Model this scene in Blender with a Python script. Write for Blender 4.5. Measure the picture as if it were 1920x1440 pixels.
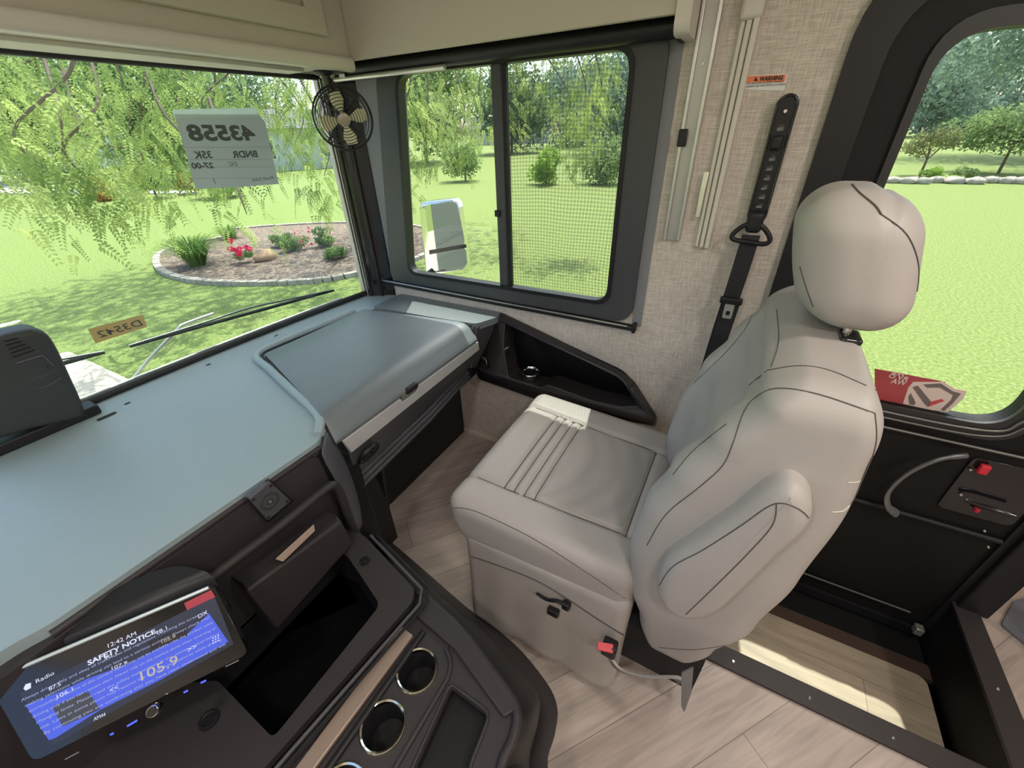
import bpy, bmesh, math, random
import numpy as np
from mathutils import Vector, Matrix
from mathutils.geometry import tessellate_polygon
from mathutils.bvhtree import BVHTree
random.seed(7); rng = np.random.default_rng(7)
S = bpy.context.scene
for o in list(bpy.data.objects): bpy.data.objects.remove(o)
COL = S.collection
# ------------------------------------------------------------ camera, world, sun, exposure
F_PX = 756.863; CAMZ = 1.5
RIGHT = Vector((0.48256931, -0.8754093, -0.02802537))
DOWN = Vector((-0.47702929, -0.23585773, -0.8466488))
FWD = Vector((0.73455423, 0.42193565, -0.53141358))
CAM = Vector((0, 0, CAMZ))
cd = bpy.data.cameras.new('camera'); cam = bpy.data.objects.new('camera', cd); COL.objects.link(cam)
cd.sensor_width = 36; cd.sensor_fit = 'HORIZONTAL'; cd.lens = 36 * F_PX / 1920; cd.clip_start = 0.02; cd.clip_end = 800
m = Matrix.Identity(4)
for i in range(3):
    m[i][0] = RIGHT[i]; m[i][1] = -DOWN[i]; m[i][2] = -FWD[i]; m[i][3] = CAM[i]
cam.matrix_world = m; S.camera = cam
S.view_settings.view_transform = 'Standard'; S.view_settings.look = 'None'
S.view_settings.exposure = 0.45; S.view_settings.gamma = 1; S.view_settings.use_curve_mapping = False
W = bpy.data.worlds.new('world'); S.world = W; W.use_nodes = True
nt = W.node_tree; sky = nt.nodes.new('ShaderNodeTexSky'); sky.sky_type = 'NISHITA'; sky.sun_disc = False
sky.sun_elevation = math.radians(62); sky.sun_rotation = math.radians(90); sky.air_density = 1.0; sky.dust_density = 3.0
bg = nt.nodes['Background']; nt.links.new(sky.outputs[0], bg.inputs[0]); bg.inputs[1].default_value = 0.36
SUN_DIR = Vector((-0.34, -0.06, -1.0)).normalized()
sl = bpy.data.lights.new('sun', 'SUN'); so = bpy.data.objects.new('sun', sl); COL.objects.link(so)
sl.energy = 6.0; sl.angle = math.radians(0.6); sl.color = (1, .96, .88)
so.rotation_euler = SUN_DIR.to_track_quat('-Z', 'Y').to_euler()
FILL_LAMP_W = 5
# ------------------------------------------------------------ helpers
def ray(px, py):
    return RIGHT * (px - 960) + DOWN * (py - 720) + FWD * F_PX
def hit(px, py, p0, n):           # meets a physical plane
    d = ray(px, py); n = Vector(n); return CAM + d * ((Vector(p0) - CAM).dot(n) / d.dot(n))
def onx(px, py, X): return hit(px, py, (X, 0, 0), (1, 0, 0))
def ony(px, py, Y): return hit(px, py, (0, Y, 0), (0, 1, 0))
def onz(px, py, Z): return hit(px, py, (0, 0, Z), (0, 0, 1))

MATS = {}
def mat(name, col, rough=.5, metal=0, spec=.5, bump=None, var=None, emit=None, alpha=None, sheen=0, coat=0):
    if name in MATS: return MATS[name]
    M = bpy.data.materials.new(name); M.use_nodes = True; N = M.node_tree.nodes; L = M.node_tree.links
    b = N['Principled BSDF']; b.inputs['Base Color'].default_value = (*col, 1); b.inputs['Roughness'].default_value = rough
    b.inputs['Metallic'].default_value = metal; b.inputs['Specular IOR Level'].default_value = spec
    if sheen: b.inputs['Sheen Weight'].default_value = sheen
    if coat: b.inputs['Coat Weight'].default_value = coat; b.inputs['Coat Roughness'].default_value = .1
    tc = N.new('ShaderNodeTexCoord')
    if bump:
        n = N.new('ShaderNodeTexNoise'); n.inputs['Scale'].default_value = bump[0]; n.inputs['Detail'].default_value = 3
        bp = N.new('ShaderNodeBump'); bp.inputs['Strength'].default_value = bump[1]; bp.inputs['Distance'].default_value = .002
        L.new(tc.outputs['Object'], n.inputs['Vector']); L.new(n.outputs['Fac'], bp.inputs['Height']); L.new(bp.outputs[0], b.inputs['Normal'])
    if var:
        n = N.new('ShaderNodeTexNoise'); n.inputs['Scale'].default_value = var[0]; n.inputs['Detail'].default_value = 5
        r = N.new('ShaderNodeValToRGB'); r.color_ramp.elements[0].position = .35; r.color_ramp.elements[1].position = .65
        r.color_ramp.elements[0].color = (*col, 1); r.color_ramp.elements[1].color = (*var[1], 1)
        L.new(tc.outputs['Object'], n.inputs['Vector']); L.new(n.outputs['Fac'], r.inputs[0]); L.new(r.outputs[0], b.inputs['Base Color'])
    if emit: b.inputs['Emission Color'].default_value = (*emit[:3], 1); b.inputs['Emission Strength'].default_value = emit[3]
    MATS[name] = M; return M

def adopt(o, parent):            # meshes carry world coordinates; only the Empties stand at their base
    o.parent = parent; o.matrix_parent_inverse = Matrix.Translation(-parent.location)
def finish(name, bm, m, parent=None, smooth=True, bevel=0, seg=2, solid=0, sub=0, angle=35):
    me = bpy.data.meshes.new(name); bmesh.ops.recalc_face_normals(bm, faces=bm.faces); bm.to_mesh(me); bm.free()
    o = bpy.data.objects.new(name, me); COL.objects.link(o)
    if m: me.materials.append(m)
    if smooth:
        for p in me.polygons: p.use_smooth = True
        me.set_sharp_from_angle(angle=math.radians(angle))
    if solid: k = o.modifiers.new('solid', 'SOLIDIFY'); k.thickness = solid; k.offset = -1
    if bevel:
        k = o.modifiers.new('bevel', 'BEVEL'); k.width = bevel; k.segments = seg; k.limit_method = 'ANGLE'; k.angle_limit = math.radians(32)
        k.harden_normals = False
    if sub: k = o.modifiers.new('sub', 'SUBSURF'); k.levels = k.render_levels = sub
    if parent:
        adopt(o, parent)
    return o
def thing(name, label, cat, loc=(0, 0, 0), group=None, kind=None):
    o = bpy.data.objects.new(name, None); COL.objects.link(o); o.location = loc; o.empty_display_size = .05
    if label: o['label'] = label
    if cat: o['category'] = cat
    if group: o['group'] = group
    if kind: o['kind'] = kind
    return o
def tag(o, label=None, cat=None, group=None, kind=None):
    for k, v in (('label', label), ('category', cat), ('group', group), ('kind', kind)):
        if v: o[k] = v
    return o
def bm_poly(bm, verts, faces):
    vs = [bm.verts.new(v) for v in verts]
    for f in faces:
        try: bm.faces.new([vs[i] for i in f])
        except ValueError: pass
def add_box(bm, x0, x1, y0, y1, z0, z1):
    bm_poly(bm, [(x, y, z) for x in (x0, x1) for y in (y0, y1) for z in (z0, z1)],
            [(0, 1, 3, 2), (4, 6, 7, 5), (0, 4, 5, 1), (2, 3, 7, 6), (0, 2, 6, 4), (1, 5, 7, 3)])
def box(name, b, m, parent=None, bevel=.004, seg=2):
    bm = bmesh.new(); add_box(bm, *b); return finish(name, bm, m, parent, bevel=bevel, seg=seg)
def slab_pts(bm, pts, vec, holes=()):
    """polygon (3D points, planar) with holes, extruded along vec"""
    vec = Vector(vec); loops = [[Vector(p) for p in pts]] + [[Vector(p) for p in h] for h in holes]
    tris = tessellate_polygon(loops); flat = [p for l in loops for p in l]
    a = [bm.verts.new(p) for p in flat]; b = [bm.verts.new(p + vec) for p in flat]
    for t in tris:
        try: bm.faces.new([a[i] for i in t]); bm.faces.new([b[i] for i in reversed(t)])
        except ValueError: pass
    k = 0
    for l in loops:
        n = len(l)
        for i in range(n):
            j = (i + 1) % n
            try: bm.faces.new([a[k + i], a[k + j], b[k + j], b[k + i]])
            except ValueError: pass
        k += n
def slab(name, pts, vec, m, parent=None, holes=(), bevel=0, seg=2):
    bm = bmesh.new(); slab_pts(bm, pts, vec, holes)
    if bevel: bmesh.ops.dissolve_limit(bm, angle_limit=.01, verts=bm.verts, edges=bm.edges)
    return finish(name, bm, m, parent, bevel=bevel, seg=seg)
def smooth_loop(pts, n=6, closed=True):
    P = [Vector(p) for p in pts]; N = len(P); out = []
    rngi = range(N) if closed else range(N - 1)
    for i in rngi:
        if closed: p0, p1, p2, p3 = P[i - 1], P[i], P[(i + 1) % N], P[(i + 2) % N]
        else: p0, p1, p2, p3 = P[max(i - 1, 0)], P[i], P[i + 1], P[min(i + 2, N - 1)]
        for k in range(n):
            t = k / n
            out.append(.5 * ((2 * p1) + (p2 - p0) * t + (2 * p0 - 5 * p1 + 4 * p2 - p3) * t * t + (3 * p1 - p0 - 3 * p2 + p3) * t ** 3))
    if not closed: out.append(P[-1])
    return out
def rrect(u0, u1, v0, v1, r, n=6, f=None):
    out = []
    for cu, cv, a0 in ((u1 - r, v1 - r, 0), (u0 + r, v1 - r, 90), (u0 + r, v0 + r, 180), (u1 - r, v0 + r, 270)):
        for k in range(n + 1):
            a = math.radians(a0 + 90 * k / n); out.append((cu + r * math.cos(a), cv + r * math.sin(a)))
    return [f(u, v) for u, v in out] if f else out
def round_poly(pts, r, n=5):
    """rounds the corners of a planar 3D polygon"""
    P = [Vector(p) for p in pts]; out = []
    for i, p in enumerate(P):
        a, b = P[i - 1] - p, P[(i + 1) % len(P)] - p
        rr = r[i] if isinstance(r, (list, tuple)) else r
        d = min(rr, a.length * .48, b.length * .48); s, e = p + a.normalized() * d, p + b.normalized() * d
        for k in range(n + 1):
            t = k / n; out.append(s * (1 - t) ** 2 + p * 2 * t * (1 - t) + e * t * t)
    return out
def add_tube(bm, pts, r, seg=8, closed=False, flat=1.0, up=None, caps=True):
    P = [Vector(p) for p in pts]; n = len(P); rings = []
    prev = None
    for i, p in enumerate(P):
        if closed: t = P[(i + 1) % n] - P[i - 1]
        else: t = P[min(i + 1, n - 1)] - P[max(i - 1, 0)]
        if t.length < 1e-9: t = Vector((0, 0, 1))
        t.normalize()
        if up is not None: a = Vector(up) - t * t.dot(Vector(up))
        elif prev is None: a = t.orthogonal()
        else: a = prev - t * t.dot(prev)
        if a.length < 1e-6: a = t.orthogonal()
        a.normalize(); prev = a; b = t.cross(a)
        rr = r[i] if isinstance(r, (list, tuple)) else r
        rings.append([bm.verts.new(p + (a * math.cos(2 * math.pi * k / seg) * flat + b * math.sin(2 * math.pi * k / seg)) * rr) for k in range(seg)])
    for i in range(n if closed else n - 1):
        A, B = rings[i], rings[(i + 1) % n]
        for k in range(seg):
            bm.faces.new([A[k], A[(k + 1) % seg], B[(k + 1) % seg], B[k]])
    if not closed and caps:
        bm.faces.new(list(reversed(rings[0]))); bm.faces.new(rings[-1])
def tube(name, pts, r, m, parent=None, **k):
    bm = bmesh.new(); add_tube(bm, pts, r, **k); return finish(name, bm, m, parent, angle=50)
def basis(axis):
    z = Vector(axis).normalized(); x = z.orthogonal().normalized(); return x, z.cross(x), z
def add_lathe(bm, prof, c, axis=(0, 0, 1), seg=32):
    x, y, z = basis(axis); c = Vector(c); rings = []
    for r, h in prof:
        if r < 1e-6: rings.append([bm.verts.new(c + z * h)])
        else: rings.append([bm.verts.new(c + z * h + (x * math.cos(2 * math.pi * k / seg) + y * math.sin(2 * math.pi * k / seg)) * r) for k in range(seg)])
    for A, B in zip(rings, rings[1:]):
        for k in range(seg):
            q = [A[k % len(A)], A[(k + 1) % len(A)], B[(k + 1) % len(B)], B[k % len(B)]]
            u = []
            for v in q:
                if v not in u: u.append(v)
            if len(u) > 2:
                try: bm.faces.new(u)
                except ValueError: pass
def lathe(name, prof, c, m, parent=None, axis=(0, 0, 1), seg=32):
    bm = bmesh.new(); add_lathe(bm, prof, c, axis, seg); return finish(name, bm, m, parent)
def rbox(name, c, h, r, m, parent=None, n=24, fn=None, angle=60):
    """rounded box: centre c, half sizes h, corner radius r, deformed by fn(local Vector)->Vector (still local)"""
    bm = bmesh.new(); h = Vector(h); cache = {}
    def vert(p):
        inner = Vector([max(-(h[i] - r), min(h[i] - r, p[i])) for i in range(3)])
        d = p - inner
        q = inner + d.normalized() * r if d.length > 1e-9 else p
        if fn: q = fn(q)
        return q + Vector(c)
    nn = [n, n, n] if isinstance(n, int) else n
    for ax in range(3):
        u, v = (ax + 1) % 3, (ax + 2) % 3
        for s in (-1, 1):
            g = []
            for i in range(nn[u] + 1):
                row = []
                for j in range(nn[v] + 1):
                    p = Vector((0, 0, 0)); p[ax] = s * h[ax]
                    def rm(t, H):   # denser near the rounded rims
                        x = 2 * t - 1; return H * (x + .12 * math.sin(math.pi * x))
                    p[u] = rm(i / nn[u], h[u]); p[v] = rm(j / nn[v], h[v]); key = tuple(round(x, 5) for x in p)
                    if key not in cache: cache[key] = bm.verts.new(vert(p))
                    row.append(cache[key])
                g.append(row)
            for i in range(nn[u]):
                for j in range(nn[v]):
                    try: bm.faces.new([g[i][j], g[i + 1][j], g[i + 1][j + 1], g[i][j + 1]])
                    except ValueError: pass
    return finish(name, bm, m, parent, angle=angle)
def pad(name, outline, vec, r, m, parent=None, steps=5):
    """cushion shape: planar outline, thickness vec, rim rounded by r on the far side"""
    P = [Vector(p) for p in outline]; n = len(P); vec = Vector(vec); L = vec.length; z = vec.normalized()
    nor = []
    area = Vector((0, 0, 0))
    for i in range(n): area += P[i].cross(P[(i + 1) % n])
    sgn = 1 if area.dot(z) > 0 else -1
    for i in range(n):
        t = (P[(i + 1) % n] - P[i - 1]).normalized(); nor.append(t.cross(z) * -sgn)   # inward
    bm = bmesh.new(); rings = []
    def ring(ins, h): rings.append([bm.verts.new(P[i] + nor[i] * ins + z * h) for i in range(n)])
    ring(0, 0)
    for k in range(steps + 1):
        a = math.pi / 2 * k / steps; ring(r * (1 - math.cos(a)), L - r + r * math.sin(a))
    cen = sum(P, Vector()) / n
    for k in (1, 2, 3):
        t = k / 4; base = rings[steps + 1]
        rings.append([bm.verts.new(base[i].co.lerp(cen + z * (L + .15 * r), t)) for i in range(n)])
    for A, B in zip(rings, rings[1:]):
        for i in range(n): bm.faces.new([A[i], A[(i + 1) % n], B[(i + 1) % n], B[i]])
    c1 = bm.verts.new(cen + z * (L + .15 * r)); A = rings[-1]
    for i in range(n): bm.faces.new([A[i], A[(i + 1) % n], c1])
    bm.faces.new(list(reversed(rings[0])))
    return finish(name, bm, m, parent, angle=50)
def on_mesh(o, pix, lift=.0005, n=5, closed=False):
    """pixel-traced seam laid onto the real surface of o (mesh authored in world coordinates)"""
    me = o.data; bvh = BVHTree.FromPolygons([v.co for v in me.vertices], [p.vertices for p in me.polygons])
    pts = smooth_loop([Vector((a, b, 0)) for a, b in pix], n, closed); out = []
    for p in pts:
        d = ray(p.x, p.y).normalized(); h, nrm, i, dist = bvh.ray_cast(CAM, d)
        if h is not None: out.append(h + (nrm if nrm.dot(d) < 0 else -nrm) * lift)
    return out
def seam(o, pix, m, r=.0011, name='seam', parent=None, closed=False, lift=.0003):
    p = on_mesh(o, pix, lift, closed=closed)
    if len(p) > 2: return tube(name, p, r, m, parent or o, seg=6, closed=closed)
def text(name, body, size, org, xd, yd, m, parent=None, bold=0, width=None, depth=.0004, align='LEFT', shear=0):
    cu = bpy.data.curves.new('t', 'FONT'); cu.body = body; cu.size = size; cu.align_x = align; cu.offset = bold; cu.resolution_u = 3; cu.shear = shear
    ob = bpy.data.objects.new('t', cu); COL.objects.link(ob); dg = bpy.context.evaluated_depsgraph_get()
    me = bpy.data.meshes.new_from_object(ob.evaluated_get(dg)); bpy.data.objects.remove(ob); bpy.data.curves.remove(cu)
    xd = Vector(xd).normalized(); yd = Vector(yd).normalized(); zd = xd.cross(yd); org = Vector(org)
    if width and len(me.vertices):
        w = max(v.co.x for v in me.vertices) - min(v.co.x for v in me.vertices); k = width / w
    else: k = 1
    for v in me.vertices: v.co = org + xd * v.co.x * k + yd * v.co.y + zd * depth
    me.materials.clear(); me.materials.append(m)
    o = bpy.data.objects.new(name, me); COL.objects.link(o)
    if parent:
        adopt(o, parent)
    return o
# ------------------------------------------------------------ materials
def fabric_mat(name, a, b, sc=1.0):
    M = bpy.data.materials.new(name); M.use_nodes = True; N = M.node_tree.nodes; L = M.node_tree.links; P = N['Principled BSDF']
    P.inputs['Roughness'].default_value = .8; P.inputs['Specular IOR Level'].default_value = .25
    tc = N.new('ShaderNodeTexCoord'); outs = []
    for s in ((30, 22, 420), (30, 420, 22)):
        mp = N.new('ShaderNodeMapping'); mp.inputs['Scale'].default_value = [v * sc for v in s]; n = N.new('ShaderNodeTexNoise')
        n.inputs['Scale'].default_value = 1; n.inputs['Detail'].default_value = 2.5
        L.new(tc.outputs['Object'], mp.inputs[0]); L.new(mp.outputs[0], n.inputs['Vector']); outs.append(n.outputs['Fac'])
    ad = N.new('ShaderNodeMath'); ad.operation = 'ADD'; L.new(outs[0], ad.inputs[0]); L.new(outs[1], ad.inputs[1])
    mr = N.new('ShaderNodeMapRange'); mr.inputs['From Min'].default_value = .75; mr.inputs['From Max'].default_value = 1.25
    L.new(ad.outputs[0], mr.inputs['Value'])
    mx = N.new('ShaderNodeMix'); mx.data_type = 'RGBA'; mx.inputs['A'].default_value = (*a, 1); mx.inputs['B'].default_value = (*b, 1)
    L.new(mr.outputs[0], mx.inputs['Factor']); L.new(mx.outputs['Result'], P.inputs['Base Color'])
    bp = N.new('ShaderNodeBump'); bp.inputs['Strength'].default_value = .25; bp.inputs['Distance'].default_value = .001
    L.new(ad.outputs[0], bp.inputs['Height']); L.new(bp.outputs[0], P.inputs['Normal'])
    return M
def wood_mat(name, rot, c1, c2, dark, rough=.42, pw=1.2, ph=.17):
    M = bpy.data.materials.new(name); M.use_nodes = True; N = M.node_tree.nodes; L = M.node_tree.links; P = N['Principled BSDF']
    P.inputs['Roughness'].default_value = rough
    tc = N.new('ShaderNodeTexCoord'); mp = N.new('ShaderNodeMapping'); mp.inputs['Rotation'].default_value = (0, 0, rot)
    L.new(tc.outputs['Object'], mp.inputs[0])
    br = N.new('ShaderNodeTexBrick'); br.inputs['Scale'].default_value = 1; br.inputs['Brick Width'].default_value = pw; br.inputs['Row Height'].default_value = ph
    br.inputs['Mortar Size'].default_value = .0012; br.inputs['Color1'].default_value = (*c1, 1); br.inputs['Color2'].default_value = (*c2, 1)
    br.inputs['Mortar'].default_value = (*dark, 1); br.offset = .37; L.new(mp.outputs[0], br.inputs['Vector'])
    m2 = N.new('ShaderNodeMapping'); m2.inputs['Scale'].default_value = (2.2, 26, 1); L.new(mp.outputs[0], m2.inputs[0])
    n = N.new('ShaderNodeTexNoise'); n.inputs['Scale'].default_value = 1.6; n.inputs['Detail'].default_value = 6; n.inputs['Distortion'].default_value = 1.4
    L.new(m2.outputs[0], n.inputs['Vector'])
    n2 = N.new('ShaderNodeTexNoise'); n2.inputs['Scale'].default_value = 3.0; n2.inputs['Detail'].default_value = 2
    m3 = N.new('ShaderNodeMapping'); m3.inputs['Scale'].default_value = (1, 5, 1); L.new(mp.outputs[0], m3.inputs[0]); L.new(m3.outputs[0], n2.inputs['Vector'])
    ad = N.new('ShaderNodeMath'); ad.operation = 'ADD'; L.new(n.outputs['Fac'], ad.inputs[0]); L.new(n2.outputs['Fac'], ad.inputs[1])
    mr = N.new('ShaderNodeMapRange'); mr.inputs['From Min'].default_value = .7; mr.inputs['From Max'].default_value = 1.3
    mr.inputs['To Min'].default_value = .72; mr.inputs['To Max'].default_value = 1.12; L.new(ad.outputs[0], mr.inputs['Value'])
    mx = N.new('ShaderNodeMix'); mx.data_type = 'RGBA'; mx.blend_type = 'MULTIPLY'; mx.inputs['Factor'].default_value = 1
    L.new(br.outputs['Color'], mx.inputs['A']); L.new(mr.outputs[0], mx.inputs['B']); L.new(mx.outputs['Result'], P.inputs['Base Color'])
    return M
def glass_mat(name, tint, refl=.5):
    M = bpy.data.materials.new(name); M.use_nodes = True; N = M.node_tree.nodes; L = M.node_tree.links
    N.remove(N['Principled BSDF']); t = N.new('ShaderNodeBsdfTransparent'); t.inputs[0].default_value = (*tint, 1)
    g = N.new('ShaderNodeBsdfGlossy'); g.inputs['Roughness'].default_value = .01; g.inputs[0].default_value = (refl, refl, refl, 1)
    lw = N.new('ShaderNodeLayerWeight'); pw = N.new('ShaderNodeMath'); pw.operation = 'POWER'; pw.inputs[1].default_value = 4
    f = N.new('ShaderNodeMath'); f.operation = 'MULTIPLY_ADD'; f.inputs[1].default_value = .5; f.inputs[2].default_value = .03; mx = N.new('ShaderNodeMixShader')
    L.new(lw.outputs['Facing'], pw.inputs[0]); L.new(pw.outputs[0], f.inputs[0]); L.new(f.outputs[0], mx.inputs[0]); L.new(t.outputs[0], mx.inputs[1]); L.new(g.outputs[0], mx.inputs[2]); L.new(mx.outputs[0], N['Material Output'].inputs[0])
    return M
def mesh_screen_mat(name, pitch, dark):
    M = bpy.data.materials.new(name); M.use_nodes = True; N = M.node_tree.nodes; L = M.node_tree.links
    b = N['Principled BSDF']; b.inputs['Base Color'].default_value = (*dark, 1); b.inputs['Roughness'].default_value = .8
    tc = N.new('ShaderNodeTexCoord'); sp = N.new('ShaderNodeSeparateXYZ')
    nz = N.new('ShaderNodeTexNoise'); nz.inputs['Scale'].default_value = 3.5; nz.inputs['Detail'].default_value = 1
    vm = N.new('ShaderNodeVectorMath'); vm.operation = 'MULTIPLY_ADD'; vm.inputs[1].default_value = (.03, .03, .03)
    L.new(tc.outputs['Object'], nz.inputs['Vector']); L.new(nz.outputs['Color'], vm.inputs[0]); L.new(tc.outputs['Object'], vm.inputs[2]); L.new(vm.outputs[0], sp.inputs[0])
    fs = []
    for ax in ('Y', 'Z'):
        k = N.new('ShaderNodeMath'); k.operation = 'MULTIPLY'; k.inputs[1].default_value = 2 * math.pi / pitch; L.new(sp.outputs[ax], k.inputs[0])
        s = N.new('ShaderNodeMath'); s.operation = 'SINE'; L.new(k.outputs[0], s.inputs[0]); fs.append(s)
    mx = N.new('ShaderNodeMath'); mx.operation = 'ADD'; L.new(fs[0].outputs[0], mx.inputs[0]); L.new(fs[1].outputs[0], mx.inputs[1])
    mr = N.new('ShaderNodeMapRange'); mr.inputs['From Min'].default_value = -1.6; mr.inputs['From Max'].default_value = 1.6
    mr.inputs['To Min'].default_value = .06; mr.inputs['To Max'].default_value = .52; L.new(mx.outputs[0], mr.inputs['Value'])
    L.new(mr.outputs[0], b.inputs['Alpha']); return M
def leaf_mat(name, c1, c2, tr=.5):
    M = bpy.data.materials.new(name); M.use_nodes = True; N = M.node_tree.nodes; L = M.node_tree.links
    N.remove(N['Principled BSDF']); tc = N.new('ShaderNodeTexCoord'); n = N.new('ShaderNodeTexNoise'); n.inputs['Scale'].default_value = 1.3; n.inputs['Detail'].default_value = 5
    r = N.new('ShaderNodeValToRGB'); r.color_ramp.elements[0].position = .38; r.color_ramp.elements[1].position = .62
    r.color_ramp.elements[0].color = (*c1, 1); r.color_ramp.elements[1].color = (*c2, 1)
    L.new(tc.outputs['Object'], n.inputs['Vector']); L.new(n.outputs['Fac'], r.inputs[0])
    d = N.new('ShaderNodeBsdfDiffuse'); t = N.new('ShaderNodeBsdfTranslucent'); mx = N.new('ShaderNodeMixShader'); mx.inputs[0].default_value = tr
    for s in (d, t): L.new(r.outputs[0], s.inputs[0])
    L.new(d.outputs[0], mx.inputs[1]); L.new(t.outputs[0], mx.inputs[2]); L.new(mx.outputs[0], N['Material Output'].inputs[0]); return M

m_wall = fabric_mat('wall_weave', (.50, .44, .38), (.76, .70, .62))
m_floor = wood_mat('floor_planks', math.radians(38), (.47, .395, .36), (.58, .51, .47), (.24, .2, .18))
m_step = wood_mat('step_planks', math.radians(90), (.44, .37, .28), (.48, .41, .31), (.25, .2, .15))
m_ceil = mat('ceiling_vinyl', (.75, .72, .66), .7)
m_cream = mat('cream_laminate', (.56, .52, .43), .5, bump=(30, .05))
m_creamtrim = mat('cream_trim', (.70, .66, .58), .45)
m_dash_glare = mat('dash_vinyl_glare', (.34, .43, .445), .42, spec=.8, bump=(420, .35))  # dark plastic; sky glare through the windshield is put into the base colour
m_dash_low_glare = mat('dash_vinyl_low_glare', (.17, .20, .215), .38, spec=.8, bump=(420, .35))  # lid and end cap: less glare painted into the colour
m_plas = mat('dark_grained_plastic', (.036, .031, .033), .5, bump=(500, .35))
m_plas2 = mat('grey_grained_plastic', (.085, .083, .095), .45, bump=(500, .3))
m_blk = mat('black_plastic', (.013, .013, .015), .45, spec=.4)
m_blkm = mat('matt_black', (.010, .010, .011), .75)
m_door = mat('black_door_skin', (.008, .008, .0085), .6, spec=.3, bump=(300, .2))
m_gloss = mat('gloss_black', (.012, .012, .014), .1, coat=.5)
m_brush = mat('brushed_silver', (.72, .74, .75), .4, metal=.15, bump=(60, .05))
m_chrome = mat('chrome', (.8, .8, .78), .12, metal=1)
m_alu = mat('aluminium', (.62, .62, .58), .35, metal=.7)
m_rubber = mat('rubber', (.02, .02, .022), .5)
m_greyfr = mat('grey_window_frame', (.06, .063, .068), .45, bump=(200, .1))
m_greycloth = mat('grey_liner', (.24, .25, .26), .75, bump=(300, .2))
m_leather = mat('grey_leather', (.475, .448, .425), .48, spec=.4, bump=(260, .12))
m_leathperf = mat('perforated_leather', (.43, .40, .375), .55, spec=.35)
m_seam = mat('seam_thread', (.10, .09, .085), .8)
m_belt = mat('belt_webbing', (.016, .016, .018), .7, bump=(700, .3))
m_white = mat('white_paint', (.8, .8, .78), .5)
m_red = mat('red_plastic', (.65, .03, .05), .4)
m_orange = mat('label_orange', (.85, .24, .10), .5)
m_ink = mat('ink', (.02, .02, .02), .6)
m_fanyel = mat('fan_blade_cream', (.80, .78, .50), .4)
m_glass = glass_mat('window_glass', (.90, .95, .92), .6)
m_glassside = glass_mat('side_glass', (.88, .91, .88), .6)
N_ = m_leathperf.node_tree.nodes; L_ = m_leathperf.node_tree.links
vo = N_.new('ShaderNodeTexVoronoi'); vo.inputs['Scale'].default_value = 260; vo.inputs['Randomness'].default_value = .15
tcn = N_.new('ShaderNodeTexCoord'); L_.new(tcn.outputs['Object'], vo.inputs['Vector'])
bpn = N_.new('ShaderNodeBump'); bpn.inputs['Strength'].default_value = .35; bpn.inputs['Distance'].default_value = .001
L_.new(vo.outputs['Distance'], bpn.inputs['Height']); L_.new(bpn.outputs[0], N_['Principled BSDF'].inputs['Normal'])
mx_ = N_.new('ShaderNodeValToRGB'); mx_.color_ramp.elements[0].color = (.27, .25, .235, 1); mx_.color_ramp.elements[0].position = .12
mx_.color_ramp.elements[1].color = (.45, .42, .395, 1); mx_.color_ramp.elements[1].position = .4
L_.new(vo.outputs['Distance'], mx_.inputs[0]); L_.new(mx_.outputs[0], N_['Principled BSDF'].inputs['Base Color'])

# ------------------------------------------------------------ room shell
WX = 1.493
def yz(x): return lambda y, z: (x, y, z)
win_hole = round_poly([(WX, .385, .875), (WX, .385, 1.715), (WX, 1.345, 1.715), (WX, 1.46, .875)], .05)
door_hole = round_poly([(WX, -.16, -.24), (WX, -.16, 1.75), (WX, -1.00, 1.75), (WX, -1.00, -.24)], [.001, .14, .14, .001])
XT = 1.488
TRAY_IN = round_poly([Vector((XT, p.y, p.z)) for p in [onx(*q, 1.448) for q in ((946, 604), (1000, 630), (1165, 707), (1199, 762), (1163, 764), (1110, 752), (1028, 722), (1014, 728), (953, 709), (943, 650))]], [.012, .02, .04, .02, .02, .03, .02, .02, .02, .04], 5)
tc_ = sum(TRAY_IN, Vector()) / len(TRAY_IN)
TRAY_HOLE = [Vector((WX, tc_.y + (p.y - tc_.y) * 1.03, tc_.z + (p.z - tc_.z) * 1.06)) for p in TRAY_IN]
tag(slab('wall_right', [(WX, -1.07, -.32), (WX, -1.07, 2.1), (WX, 1.80, 2.1), (WX, 1.80, -.32)], (.07, 0, 0), m_wall, None, [win_hole, door_hole, TRAY_HOLE]), kind='structure')
def _out(h): return [Vector((1.5635, p.y, p.z)) for p in h]
tag(slab('outer_skin', [(1.5635, -1.03, -.40), (1.5635, -1.03, 2.1), (1.5635, 1.84, 2.1), (1.5635, 1.84, -.40)], (.008, 0, 0), mat('coach_skin', (.16, .17, .18), .3), None, [_out(win_hole), _out(door_hole)]), kind='structure')
SX0, SX1, SY0, SY1 = .90, WX, -1.00, -.17          # stairwell
bm = bmesh.new()
fl = [(-1.1, -3.2, 0), (1.9, -3.2, 0), (1.9, -1.04, 0), (WX, -1.04, 0), (WX, SY0, 0), (SX0, SY0, 0), (SX0, SY1, 0), (WX, SY1, 0), (WX, 1.3, 0), (-1.1, 1.3, 0)]
slab_pts(bm, fl, (0, 0, -.04)); tag(finish('floor', bm, m_floor), kind='structure')
bm = bmesh.new(); add_box(bm, -1.14, 1.565, -3.2, 1.8, 2.08, 2.12); add_box(bm, 1.565, 1.94, -3.2, -1.03, 2.08, 2.12); tag(finish('ceiling', bm, m_ceil), kind='structure')
lh = [(-1.1, .3, 1.0), (-1.1, .3, 1.7), (-1.1, 1.2, 1.7), (-1.1, 1.2, 1.0)]
lh2 = [(-1.1, -2.6, .9), (-1.1, -2.6, 1.7), (-1.1, -1.0, 1.7), (-1.1, -1.0, .9)]
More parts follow.
